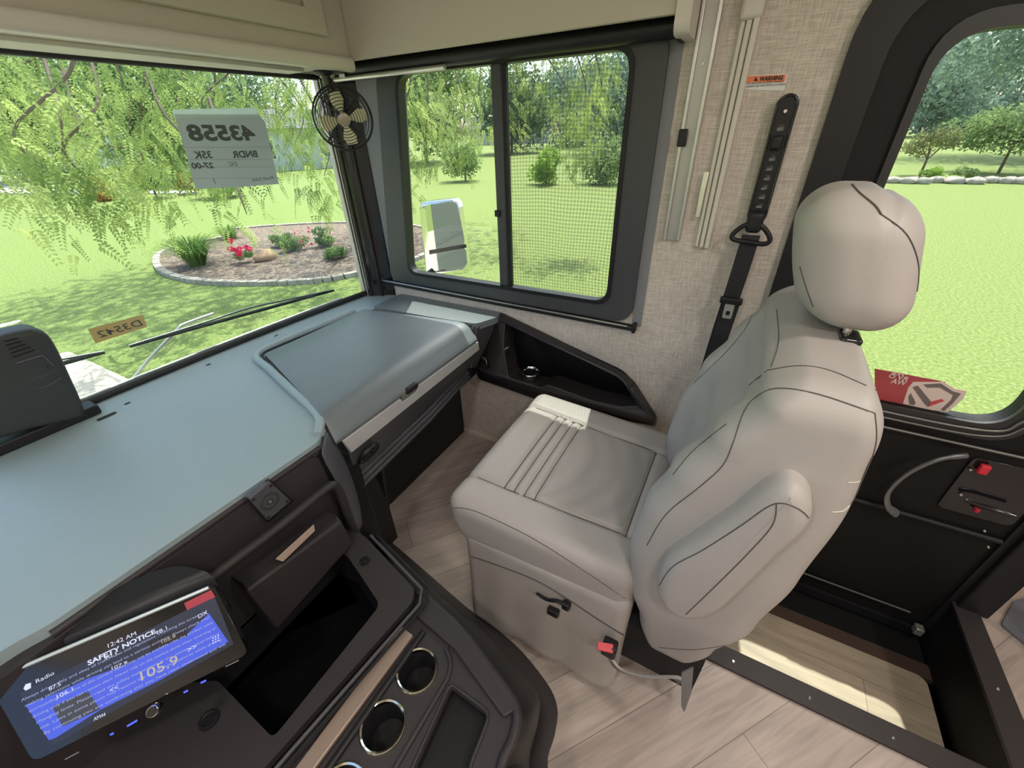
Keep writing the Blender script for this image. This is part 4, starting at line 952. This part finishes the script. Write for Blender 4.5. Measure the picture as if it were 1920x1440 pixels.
wtext('BNDR', (485, 294), (438, 296), .030, .0008); wtext('35K', (400, 296), (366, 297), .030, .0008); wtext('DC', (446, 311), (431, 311), .017)
wtext('27-00', (402, 315), (361, 316), .024, .0008); wtext('Prod. Line', (514, 336), (474, 340), .017); wtext('1', (407, 344), (400, 345), .024, .0, width=False)
for y in (276, 299, 313, 334):
    A, B = ow(505 + (y - 276) * .2, y, .0008), ow(345 + (y - 276) * .25, y + 1, .0008); slab('rule', [A, B, B + Vector((0, 0, .0012)), A + Vector((0, 0, .0012))], (0, .0003, 0), mat('rule_grey', (.35, .38, .38), .8), t)
t = thing('yellow_tag', 'yellow paper strip marked D3542 stuck low on the windshield', 'label', (.43, WY, .98))
slab('strip', [ow(165, 617), ow(268, 590), ow(276, 613), ow(179, 644)], (0, .0006, 0), mat('tag_yellow', (.58, .46, .18), .7), t)
A, B = ow(271, 609, .001), ow(190, 633, .001); text('handwriting', 'D3542', .030, A, B - A, (0, 0, 1), m_pen, t, width=(B - A).length, bold=.0003, depth=0, shear=.15)
t = thing('camera_housing', 'rounded dark sensor housing standing against the bottom of the windshield', 'housing', (.2, 1.66, .79))
hs = [ony(*p, 1.632) for p in ((-40, 640), (0, 630), (40, 620), (66, 617), (90, 626), (108, 650), (132, 700), (160, 766), (152, 786), (66, 806), (0, 826), (-60, 840))]
pts_ = [Vector((p.x, 1.708, p.z)) for p in smooth_loop(hs, 4)]
pad('cover', pts_, (0, -.075, 0), .018, mat('housing_grey', (.042, .048, .048), .5, bump=(400, .2)), t, steps=5)
for i in range(5): A, B = ony(8 + i * 4, 640 + i * 7.5, 1.632), ony(33 + i * 8, 632 + i * 5.5 + 2, 1.632); tube('slot', [A, B], .0022, m_blkm, t, seg=6)
tube('top_ridge', [ony(30, 681, 1.631), ony(80, 666, 1.631)], .004, m_plas2, t); tube('top_ridge', [ony(80, 666, 1.631), ony(100, 685, 1.631)], .003, m_plas2, t)
bp = [ony(*p, 1.631) for p in ((52, 712), (80, 705), (104, 696), (114, 708), (100, 718), (82, 727), (66, 726))]
tube('emblem', bp, .0018, m_plas2, t, closed=True, seg=6)
slab('sensor_bay', [ony(*p, 1.632) for p in ((40, 686), (78, 672), (92, 690), (58, 712))], (0, .002, 0), m_blkm, t)
slab('foot', [(-.02, 1.64, .786), (.27, 1.64, .786), (.27, 1.70, .786), (-.02, 1.70, .786)], (0, 0, .03), m_blk, t, bevel=.006)

# ------------------------------------------------------------ outside of the coach
def wiper(name, label, b0, b1, a0, a1, p_):
    t = thing(name, label, 'wiper', a0)
    B0, B1 = Vector(b0), Vector(b1); dz = (B1 - B0)
    up = Vector((0, 0, .012))
    tube('rubber_blade', [B0, B1], .0045, m_rubber, t, seg=8)
    tube('spine', smooth_loop([B0 + up * .3, B0.lerp(B1, .3) + up * 1.2, B0.lerp(B1, .5) + up * 1.9, B0.lerp(B1, .75) + up * 1.2, B1 + up * .3], 6, False), .004, mat('wiper_grey', (.16, .17, .18), .35, metal=.5), t, seg=8)
    tube('spine', [B0.lerp(B1, .12) + up * .5, B0.lerp(B1, .88) + up * .5], .0035, mat('wiper_grey', (.16, .17, .18), .35, metal=.5), t, seg=8)
    tube('arm', smooth_loop([Vector(a0), Vector(a0).lerp(Vector(a1), .5) + Vector((0, .02, 0)), Vector(a1)] + [Vector(q) for q in p_], 5, False), .0058, m_alu, t, seg=8)
    lathe('pivot', [(0, .02), (.012, .018), (.014, 0)], a0, m_blk, t, axis=(0, -1, .2), seg=16)
WO = 1.765
wiper('windshield_wiper', 'long wiper with arm lying across the passenger side of the windshield', ony(243, 650, WO), ony(626, 545, WO - .03), ony(214, 760, WO + .02), ony(330, 621, WO + .01), [ony(345, 608, WO + .01), ony(400, 588, WO)])
wiper('windshield_wiper', 'wiper tip emerging from behind the dark sensor housing', ony(-120, 750, WO), ony(196, 661, WO), ony(-100, 800, WO + .02), ony(-20, 730, WO), [ony(20, 720, WO)])
t = thing('side_mirror', 'chrome backed side mirror outside the side window', 'mirror', (1.95, 1.62, .7))
MX = 1.93
mo = round_poly([onx(*p, MX) for p in ((789, 378), (862, 370), (880, 505), (803, 518))], .05, 6)
pad('shell', [p + Vector((.02, .0, 0)) for p in mo], (-.05, 0, 0), .02, m_chrome, t, steps=4)
mi = [onx(*p, MX - .0325) for p in ((797, 384), (857, 378), (873, 458), (806, 470))]
slab('mirror_glass', round_poly(mi, .03, 5), (-.0015, 0, 0), mat('mirror_silver', (.62, .66, .62), .02, metal=1), t)
mi2 = [onx(*p, MX - .0325) for p in ((806, 476), (874, 464), (877, 497), (812, 508))]
slab('convex_glass', round_poly(mi2, .02, 5), (-.003, 0, 0), mat('mirror_silver2', (.70, .75, .70), .05, metal=1), t)
slab('divider_band', round_poly([onx(*p, MX - .0325) for p in ((805, 469), (874, 457), (875, 464), (806, 477))], .003, 3), (-.004, 0, 0), m_blk, t)
tube('arm', [onx(835, 490, MX + .03), Vector((1.75, 1.78, .66)), Vector((1.57, 1.80, .62))], .018, m_blk, t, seg=12)

# ------------------------------------------------------------ grounds
GZ = -1.0
def noise_ramp(name, scale, cols, rough=.9, bump=None, detail=6, stretch=None):
    M = bpy.data.materials.new(name); M.use_nodes = True; N = M.node_tree.nodes; L = M.node_tree.links; P = N['Principled BSDF']
    P.inputs['Roughness'].default_value = rough; P.inputs['Specular IOR Level'].default_value = .2
    tc = N.new('ShaderNodeTexCoord'); n = N.new('ShaderNodeTexNoise'); n.inputs['Scale'].default_value = scale; n.inputs['Detail'].default_value = detail; n.inputs['Roughness'].default_value = .7
    mp = N.new('ShaderNodeMapping'); mp.inputs['Scale'].default_value = stretch or (1, 1, 1); L.new(tc.outputs['Object'], mp.inputs[0]); L.new(mp.outputs[0], n.inputs['Vector'])
    r = N.new('ShaderNodeValToRGB'); e = r.color_ramp.elements
    for i, (p, c) in enumerate(cols):
        if i < 2: e[i].position = p; e[i].color = (*c, 1)
        else: k = e.new(p); k.color = (*c, 1)
    L.new(n.outputs['Fac'], r.inputs[0]); L.new(r.outputs[0], P.inputs['Base Color'])
    if bump: bp = N.new('ShaderNodeBump'); bp.inputs['Strength'].default_value = bump; bp.inputs['Distance'].default_value = .03; L.new(n.outputs['Fac'], bp.inputs['Height']); L.new(bp.outputs[0], P.inputs['Normal'])
    return M
m_lawn = noise_ramp('lawn', 24, [(.36, (.105, .16, .035)), (.64, (.285, .32, .12)), (.5, (.18, .235, .068))], bump=.6, detail=9)
m_conc = noise_ramp('concrete', 14, [(.3, (.46, .40, .32)), (.7, (.58, .52, .43))])
m_mulch = noise_ramp('mulch', 16, [(.35, (.07, .05, .04)), (.65, (.36, .28, .22)), (.5, (.20, .15, .12))], bump=.9)
m_road = noise_ramp('asphalt', 3, [(.3, (.28, .28, .28)), (.7, (.36, .35, .34))])
m_stone = noise_ramp('stone', 6, [(.3, (.30, .26, .22)), (.7, (.52, .46, .40))], bump=.6)
bm = bmesh.new(); slab_pts(bm, [(-60, -220, GZ), (320, -220, GZ), (320, 260, GZ), (-60, 260, GZ)], (0, 0, -.2)); tag(finish('lawn', bm, m_lawn), kind='structure')
tag(slab('driveway', round_poly([(-8, -12, GZ), (1.42, -12, GZ), (1.42, 3.0, GZ), (3.1, 3.0, GZ), (3.1, 4.3, GZ), (1.42, 5.9, GZ), (1.40, 8.1, GZ), (-8, 8.4, GZ)], .1), (0, 0, .012), m_conc), kind='structure')
tag(slab('road', [onz(-60, 362, GZ), onz(100, 349, GZ), onz(96, 305, GZ), onz(-60, 318, GZ)], (0, 0, .03), m_road), kind='structure')
tag(slab('road_kerb', [onz(-60, 364, GZ), onz(375, 365, GZ), onz(375, 361, GZ), onz(-60, 354, GZ)], (0, 0, .08), mat('kerb', (.75, .68, .6), .8)), kind='structure')
tag(slab('far_path', [onz(1690, 243, GZ), onz(1920, 252, GZ), onz(1920, 248, GZ), onz(1690, 239, GZ)], (0, 0, .04), mat('path_tan', (.55, .42, .30), .9)), kind='structure')
# garden bed
bedo = smooth_loop([onz(*p, GZ) for p in ((296, 488), (303, 510), (345, 526), (400, 533), (470, 535), (560, 532), (645, 522))] + [Vector((7.3, 6.6, GZ)), Vector((9.2, 7.3, GZ)), Vector((10.2, 9.3, GZ)), Vector((9.6, 12.2, GZ)), Vector((7.6, 14.6, GZ))] + [onz(*p, GZ) for p in ((420, 448), (345, 463), (308, 475))], 5)
tag(slab('garden_bed', bedo, (0, 0, .05), m_mulch), kind='structure')
t = thing('bed_edging', 'pale brick edging curving around the mulched garden bed', 'edging', (5, 9, GZ))
bm = bmesh.new(); n = len(bedo)
for i in range(n):
    a, b = bedo[i], bedo[(i + 1) % n]; L = (b - a).length; k = max(1, int(L / .22)); d_ = (b - a).normalized(); s_ = Vector((-d_.y, d_.x, 0))
    for j in range(k):
        p = a + (b - a) * (j + .06) / k; q = a + (b - a) * (j + .94) / k; w_ = s_ * .07
        slab_pts(bm, [p - w_, q - w_, q + w_, p + w_], (0, 0, .085 + .01 * random.random()))
finish('bricks', bm, m_stone, t)

# ------------------------------------------------------------ foliage
def mesh_np(name, V, Fq, m_, parent=None):
    me = bpy.data.meshes.new(name); me.from_pydata(V.tolist(), [], Fq.tolist()); me.materials.append(m_)
    o = bpy.data.objects.new(name, me); COL.objects.link(o)
    if parent:
        adopt(o, parent)
    return o
def rnd_dirs(n):
    v = rng.normal(size=(n, 3)); return v / np.linalg.norm(v, axis=1)[:, None]
def leaf_quads(C, L, Wd, D=None, N=None):
    """diamond leaves: centres C, length L, width Wd"""
    n = len(C); D = rnd_dirs(n) if D is None else D; N = rnd_dirs(n) if N is None else N
    S_ = np.cross(D, N); S_ /= np.linalg.norm(S_, axis=1)[:, None] + 1e-9
    L = np.broadcast_to(L, (n,))[:, None]; Wd = np.broadcast_to(Wd, (n,))[:, None]
    V = np.stack([C - D * L / 2, C + S_ * Wd / 2 + D * L * .05, C + D * L / 2, C - S_ * Wd / 2 + D * L * .05], 1).reshape(-1, 3)
    return V, np.arange(n * 4).reshape(-1, 4)
def blob_points(cs, n, shell=.45):
    """points in a union of ellipsoids (cx,cy,cz,rx,ry,rz)"""
    cs = np.array(cs, float); w_ = (cs[:, 3] * cs[:, 4] * cs[:, 5]) ** (2 / 3); idx = rng.choice(len(cs), n, p=w_ / w_.sum())
    d_ = rnd_dirs(n); r = shell + (1 - shell) * rng.random(n) ** .6
    return cs[idx, :3] + d_ * r[:, None] * cs[idx, 3:6]
def crown(name, c, R, n, L, m_, parent, lumps=14, flat=.8):
    cs = []
    for i in range(lumps):
        d_ = rnd_dirs(1)[0]; k = .62 * R * rng.random() ** .4; s_ = R * (.32 + .2 * rng.random()); cs.append((c[0] + d_[0] * k, c[1] + d_[1] * k, c[2] + d_[2] * k * flat, s_, s_, s_ * flat))
    P = blob_points(cs, n, .3); V, Fq = leaf_quads(P, L * (.7 + .6 * rng.random(n)), L * .55); return mesh_np(name, V, Fq, m_, parent)
def tree(label, base, H, R, m_, n=5000, L=.3, trunk=.18, name='tree', group=None, lumps=14, cz=.5, flat=.85, cat='tree'):
    t = thing(name, label, cat, base, group); b = Vector(base)
    crown('crown', (b.x, b.y, b.z + H * cz), R, n, L, m_, t, lumps, flat)
    bm = bmesh.new(); add_tube(bm, [b, b + Vector((.05 * H * .3, 0, H * .3)), b + Vector((0, .02 * H, H * .6))], [trunk, trunk * .8, trunk * .45], seg=8)
    for k in range(5):
        a = k * 1.3; add_tube(bm, [b + Vector((0, 0, H * .35)), b + Vector((math.cos(a) * R * .5, math.sin(a) * R * .5, H * (cz + .1)))], [trunk * .45, trunk * .12], seg=6)
    finish('trunk', bm, m_bark, t); return t
m_bark = mat('bark', (.16, .12, .09), .9)
m_l1 = leaf_mat('locust_leaf', (.17, .25, .08), (.50, .58, .20), .5); m_l2 = leaf_mat('mid_leaf', (.13, .21, .09), (.32, .42, .18), .45)
m_l3 = leaf_mat('blue_leaf', (.16, .23, .19), (.32, .42, .33), .4); m_l4 = leaf_mat('dark_leaf', (.10, .16, .09), (.24, .33, .19), .4)
m_l5 = leaf_mat('gold_leaf', (.35, .25, .06), (.60, .38, .12), .45); m_l6 = leaf_mat('spring_leaf', (.20, .34, .06), (.40, .55, .14), .5)
m_grass = leaf_mat('grass_blade', (.10, .20, .05), (.24, .36, .10), .4)
# trees and shrubs behind
def at(px, py, dist):
    d_ = ray(px, py); h = math.hypot(d_.x, d_.y); return CAM + d_ * (dist / h)
def gnd(px, dist): p = at(px, 300, dist); return (p.x, p.y, GZ)
# the near locust tree: fronds hung along drooping strands
ft = []                                                      # frond template: leaflets along a rachis
for i in range(9):
    for s in (-1, 1): ft.append((i / 9, s))
def fronds(P, D, size):
    """P base points, D directions"""
    n = len(P); U = rnd_dirs(n); S_ = np.cross(D, U); S_ /= np.linalg.norm(S_, axis=1)[:, None]; Nn = np.cross(S_, D); Cs, Ds, Ns, Ls = [], [], [], []
    for tt, s in ft:
        dr = D * .55 + S_ * s * .85; dr /= np.linalg.norm(dr, axis=1)[:, None]; ll = size * (.26 - .12 * tt)
        base = P + D * (size * (tt + .05))[:, None] - np.array([0, 0, 1.]) * (size * .25 * tt * tt)[:, None]
        Cs.append(base + dr * (ll / 2)[:, None]); Ds.append(dr); Ns.append(Nn + .3 * rnd_dirs(n)); Ls.append(ll)
    return leaf_quads(np.concatenate(Cs), np.concatenate(Ls), np.concatenate(Ls) * .42, np.concatenate(Ds), np.concatenate(Ns))
t = thing('locust_tree', 'bright green locust tree with drooping feathery branches in front of the windshield', 'tree', (8.2, 11.6, GZ))
strands = []
for (px0, py0, px1, py1, dist, k) in ((-20, 90, 10, 330, 6.5, 1), (60, 95, 45, 300, 7, 1), (95, 150, 120, 345, 6.2, 1), (140, 110, 185, 410, 5.8, 1), (185, 180, 215, 400, 6.2, .8), (215, 110, 225, 330, 8, 1),
                                      (270, 120, 262, 340, 8, .9), (300, 200, 290, 435, 6.6, .45), (340, 110, 320, 320, 9, .9), (400, 110, 395, 360, 9, .8), (440, 330, 475, 435, 6.4, .5), (455, 100, 455, 300, 8.5, .9),
                                      (500, 110, 545, 320, 9, 1), (525, 130, 520, 260, 9.5, 1), (560, 140, 600, 395, 8.4, .6), (575, 120, 590, 300, 10, .8), (0, 200, 30, 300, 8, 1), (160, 250, 250, 360, 7.5, .8), (120, 80, 100, 200, 7, 1),
                                      (700, 150, 720, 300, 10, 1), (770, 150, 765, 380, 8.8, .6), (800, 130, 790, 330, 9.5, .8), (850, 120, 860, 300, 10, .8), (900, 100, 895, 260, 11, .8), (820, 120, 830, 260, 12, .8),
                                      (960, 80, 980, 240, 11, .7), (1010, 80, 1050, 290, 10, .8), (1070, 70, 1100, 250, 9.6, 1), (1110, 70, 1075, 330, 10, .5), (1130, 80, 1120, 170, 10, .7)):
    a = CAM + ray(px0, py0).normalized() * dist; b = CAM + ray(px1, py1).normalized() * (dist * .98); strands.append((a, b, k))
Pp, Dd = [], []
bmB = bmesh.new()
for a, b, k in strands:
    mid = a.lerp(b, .5) + Vector((rng.normal() * .25, rng.normal() * .25, .1)); pts = smooth_loop([a + Vector((.3, .5, .8)), a, mid, mid.lerp(b, .5)], 6, False); add_tube(bmB, pts, [.022 - .018 * i / len(pts) for i in range(len(pts))], seg=5)
    L = (b - a).length; nfr = int(92 * L * k)
    for i in range(nfr):
        s = rng.random(); p = a.lerp(mid, s * 2) if s < .5 else mid.lerp(b, s * 2 - 1); wd = .42 * k * (1.15 - s) + .08
        off = Vector(rng.normal(size=3)) * wd; Pp.append(p + off); dd = Vector((rng.normal(), rng.normal(), -.9 - rng.random())); Dd.append(dd.normalized())
Pp, Dd = np.array(Pp), np.array(Dd); V, Fq = fronds(Pp, Dd, .17 + .12 * rng.random(len(Pp))); mesh_np('foliage', V, Fq, m_l1, t)
tb = Vector(gnd(688, 13)); add_tube(bmB, [tb, tb + Vector((-.1, -.1, 1.6)), tb + Vector((-.5, -.4, 3.4)), tb + Vector((-1.3, -1.2, 5.2))], [.16, .13, .10, .05], seg=8)
finish('branches', bmB, m_bark, t)
P = blob_points([(6.5, 9.8, 4.6, 3.6, 3.6, 1.5), (10.5, 8.0, 4.6, 3, 3, 1.5), (4.0, 10.5, 4.4, 2.6, 2.6, 1.2)], 3800, .2); D = rnd_dirs(len(P)); D[:, 2] = -abs(D[:, 2]); V, Fq = fronds(P, D, .25 + .12 * rng.random(len(P))); mesh_np('upper_foliage', V, Fq, m_l1, t)
tree('round mid green tree behind the locust at the left', gnd(40, 56), 12, 8, m_l2, 9000, .42, group=None)
tree('dense green tree behind the paper sign', gnd(330, 41), 11, 6.5, m_l2, 9000, .40)
tree('tall dark tree filling the gap left of the fan', gnd(470, 74), 14, 9, m_l4, 8000, .45)
tree('tree seen through the left half of the side window', gnd(800, 46), 12, 7.5, m_l2, 9000, .42)
tree('tree at the centre of the side window beyond the divider', gnd(960, 60), 11, 7, m_l4, 7000, .5)
tree('blue green tree at the top right of the side window', gnd(1150, 52), 8.2, 8.5, m_l3, 9000, .42, cz=.55)
tree('grey green tree behind the right pane', gnd(1060, 75), 9, 9, m_l3, 6000, .6)
tree('wide dark tree far behind the left corner', gnd(-160, 75), 12, 9, m_l4, 6000, .6)
for i, (px, dist, H, R, lab) in enumerate(((870, 27, 3.0, 1.5, 'bushy green shrub right of the outside mirror'), (1025, 24, 2.2, 1.25, 'green shrub behind the middle of the insect screen'), (1140, 24, 2.5, 1.6, 'green shrub at the right side of the insect screen'),
                                           (395, 27, 2.6, 1.5, 'leafy shrub below the paper sign'), (262, 30, 2.6, 1.35, 'broad shrub between the lawn and the parked house front'))):
    tree(lab, gnd(px, dist), H, R, m_l2 if i != 1 else m_l6, 2600, .17, trunk=.06, name='shrub', cz=.36, lumps=9, cat='shrub')
for px, dist, R, lab in ((160, 31, 1.1, 'low golden shrub left of the paper sign'), (334, 30.5, .75, 'orange tinted shrub at the lower left corner of the paper sign')):
    tree(lab, gnd(px, dist), 1.7, R, m_l5, 1500, .16, trunk=.04, name='golden_shrub', cz=.36, lumps=8, cat='shrub')
# right hand view through the door
t = tree('large blue green oak overhanging the top of the door window', gnd(1950, 45), 14, 10, m_l3, 18000, .40, cz=.62, lumps=22)
tree('spreading light green tree low at the right of the door window', gnd(1885, 33), 2.9, 3.4, m_l2, 7000, .18, trunk=.07, cz=.60, flat=.42)
tree('small domed reddish green tree left of the spreading tree', gnd(1738, 30.5), 2.0, 1.3, leaf_mat('plum_leaf', (.14, .14, .07), (.28, .32, .14), .4), 2200, .12, trunk=.06, cz=.72, flat=.6, lumps=10)
tree('dark tree in the far distance seen above the path', gnd(1700, 95), 10, 9, m_l3, 5000, .7)
tree('hazy tree line tree behind the oak', gnd(1830, 120), 12, 14, m_l3, 5000, 1.0)
bx0 = 1665
for i, (px, w_) in enumerate(((1672, .34), (1702, .40), (1729, .26), (1754, .30), (1788, .42), (1826, .38), (1857, .34), (1886, .33), (1915, .34))):
    p = onz(px, 343 + (i % 3), GZ); bm = bmesh.new(); bmesh.ops.create_icosphere(bm, subdivisions=2, radius=1)
    for v in bm.verts:
        k = 1 + .22 * math.sin(v.co.x * 5 + i) * math.cos(v.co.y * 4 + 2 * i); v.co = Vector((p.x + v.co.x * w_ * .7 * k, p.y + v.co.y * w_ * k, p.z + .10 + v.co.z * .17 * k))
    o = finish('boulder', bm, m_stone, None, angle=60); tag(o, 'flat pale boulder in the stone row edging the far side of the right lawn', 'boulder', 'boulders edging the far side of the right lawn')
for px, m_, lab in ((1762, m_l6, 'low yellow green plant among the boulders'), (1818, m_l2, 'low dark plant among the boulders')):
    p = gnd(px, 29.2); t = thing('low_plant', lab, 'plant', p); crown('leaves', (p[0], p[1], GZ + .3), .6, 800, .10, m_, t, 8, .5)
# planting in the bed
def grass_clump(label, c, n, h, m_=m_grass):
    t = thing('ornamental_grass', label, 'plant', c); bm = bmesh.new(); c = Vector(c)
    for i in range(n):
        a = rng.random() * 6.28; r = .16 * rng.random(); sp_ = h * (.3 + 1.0 * rng.random()); hh = h * (.6 + .4 * rng.random()); d_ = Vector((math.cos(a), math.sin(a), 0)); s_ = Vector((-d_.y, d_.x, 0)) * .012
        q = [c + d_ * r, c + d_ * (r + sp_ * .35) + Vector((0, 0, hh * .75)), c + d_ * (r + sp_ * .75) + Vector((0, 0, hh)), c + d_ * (r + sp_ * 1.1) + Vector((0, 0, hh * .75))]
        vs = [(bm.verts.new(p + s_ * (1 - k / 3.2)), bm.verts.new(p - s_ * (1 - k / 3.2))) for k, p in enumerate(q)]
        for (A, B), (C_, D_) in zip(vs, vs[1:]): bm.faces.new([A, B, D_, C_])
    finish('blades', bm, m_, t)
g1 = onz(372, 497, GZ + .05); grass_clump('arching ornamental grass clump at the left end of the garden bed', g1, 420, .62)
g2 = onz(432, 447, GZ + .05); grass_clump('small grass clump at the back of the garden bed', g2, 160, .35)
p = onz(459, 492, GZ + .05); t = thing('flower_plant', 'low plant with clustered pink red flowers in the garden bed', 'flower', p)
crown('leaves', (p.x, p.y, p.z + .15), .28, 260, .07, m_l2, t, 6, .6)
m_fl = leaf_mat('flower_red', (.75, .03, .12), (.95, .12, .25), .4)
for k in range(9):
    c = (p.x + rng.normal() * .13, p.y + rng.normal() * .13, p.z + .22 + .28 * rng.random()); P = np.array([c]) + rnd_dirs(26) * .05; V, Fq = leaf_quads(P, .055, .05); mesh_np('flower_head', V, Fq, m_fl, t)
p = onz(500, 487, GZ + .05); bm = bmesh.new(); bmesh.ops.create_icosphere(bm, subdivisions=2, radius=1)
for v in bm.verts: k = 1 + .25 * math.sin(v.co.x * 4); v.co = Vector((p.x + v.co.x * .26 * k, p.y + v.co.y * .2, p.z + .08 + v.co.z * .14 * k))
tag(finish('garden_rock', bm, mat('rock_tan', (.42, .26, .16), .9), None, angle=60), 'tan rock right of the pink red flowers in the garden bed', 'rock')
for i, (px, py, R) in enumerate(((552, 470, .42), (606, 462, .45), (530, 462, .35), (625, 485, .4))):
    p = onz(px, py, GZ + .05); t = thing('bed_plant', ['leafy rose bush in the middle of the garden bed', 'largest rose bush in the garden bed, nearest the pillar', 'smallest leafy plant at the back of the garden bed', 'low leafy plant beside the windshield edge'][i], 'plant', p)
    crown('leaves', (p.x, p.y, p.z + R * .5), R, 900, .07, m_l2, t, 8, .6)
    if i < 2:
        P = np.array([[p.x, p.y, p.z + R * .6]]) + rnd_dirs(12) * R * .7; V, Fq = leaf_quads(P, .09, .08); mesh_np('blossoms', V, Fq, m_fl, t)
# houses beyond the lawn
def house(label, c, ang, w_, d_, h, roof, wallm, roofm):
    t = thing('house', label, 'house', c); c = Vector(c); X = Vector((math.cos(ang), math.sin(ang), 0)); Y = Vector((-X.y, X.x, 0)); Z = Vector((0, 0, 1))
    bm = bmesh.new(); B = [c - X * w_ / 2, c + X * w_ / 2, c + X * w_ / 2 + Y * d_, c - X * w_ / 2 + Y * d_]; slab_pts(bm, B, Z * h); finish('walls', bm, wallm, t, smooth=False)
    bm = bmesh.new(); e = .5; q = [B[0] - X * e - Y * e, B[1] + X * e - Y * e, B[2] + X * e + Y * e, B[3] - X * e + Y * e]; q = [p + Z * h for p in q]; r0, r1 = c + Y * d_ / 2 - X * (w_ / 2 + e) + Z * (h + roof), c + Y * d_ / 2 + X * (w_ / 2 + e) + Z * (h + roof)
    bm_poly(bm, q + [r0, r1], [(0, 1, 5, 4), (2, 3, 4, 5), (0, 4, 3), (1, 2, 5), (0, 3, 2, 1)]); finish('roof', bm, roofm, t, smooth=False)
    for k in (-.3, .05, .33):
        p = c + X * w_ * k + Z * 1.0 - Y * .04; wn = slab('window', [p, p + X * 1.1, p + X * 1.1 + Z * 1.4, p + Z * 1.4], Y * .03, mat('house_window', (.12, .14, .16), .2), t)
        slab('window_trim', [p - X * .1 - Z * .1 + Y * .02, p + X * 1.2 - Z * .1 + Y * .02, p + X * 1.2 + Z * 1.5 + Y * .02, p - X * .1 + Z * 1.5 + Y * .02], Y * .015, m_white, wn)
    return t
m_brickw = mat('pale_brick', (.62, .63, .62), .85, bump=(20, .3)); m_roof = mat('shingle_grey', (.13, .13, .135), .85, bump=(8, .4))
house('pale grey brick house glimpsed between the paper sign and the fan', gnd(590, 46), -.45, 14, 9, 3.2, 1.6, m_brickw, m_roof)
house('white trimmed house front behind the trees at the left', gnd(190, 74), -.1, 13, 8, 3.4, 2.6, m_white, m_roof)
house('low tan house beyond the shrubs in the side window', gnd(960, 100), -1.0, 16, 9, 3.0, 2.2, mat('house_tan', (.55, .48, .42), .85), m_roof)
# ------------------------------------------------------------ fill lamps added out of view to brighten the interior
for i, (x, y) in enumerate(((-.3, -.5), (.55, -.75), (-.3, -1.9), (.6, -2.0), (-.55, .35))):
    t = thing('added_fill_light', 'round fill light added out of view on the coach ceiling', 'light', (x, y, 2.07), 'round fill lights added out of view on the coach ceiling')
    lathe('rim', [(.065, 0), (.075, -.004), (.085, -.002), (.088, .006)], (x, y, 2.07), m_white, t)
    ld = lathe('diffuser', [(0, 0), (.065, -.001)], (x, y, 2.072), mat('fill_glow', (.9, .85, .75), .5, emit=(1, .86, .70, 12)), t)
    al = bpy.data.lights.new('fill_lamp', 'AREA'); al.shape = 'DISK'; al.size = .16; al.energy = FILL_LAMP_W; al.color = (1, .90, .83)
    lo = bpy.data.objects.new('fill_lamp', al); COL.objects.link(lo); lo.location = (0, 0, -.012); lo.parent = t
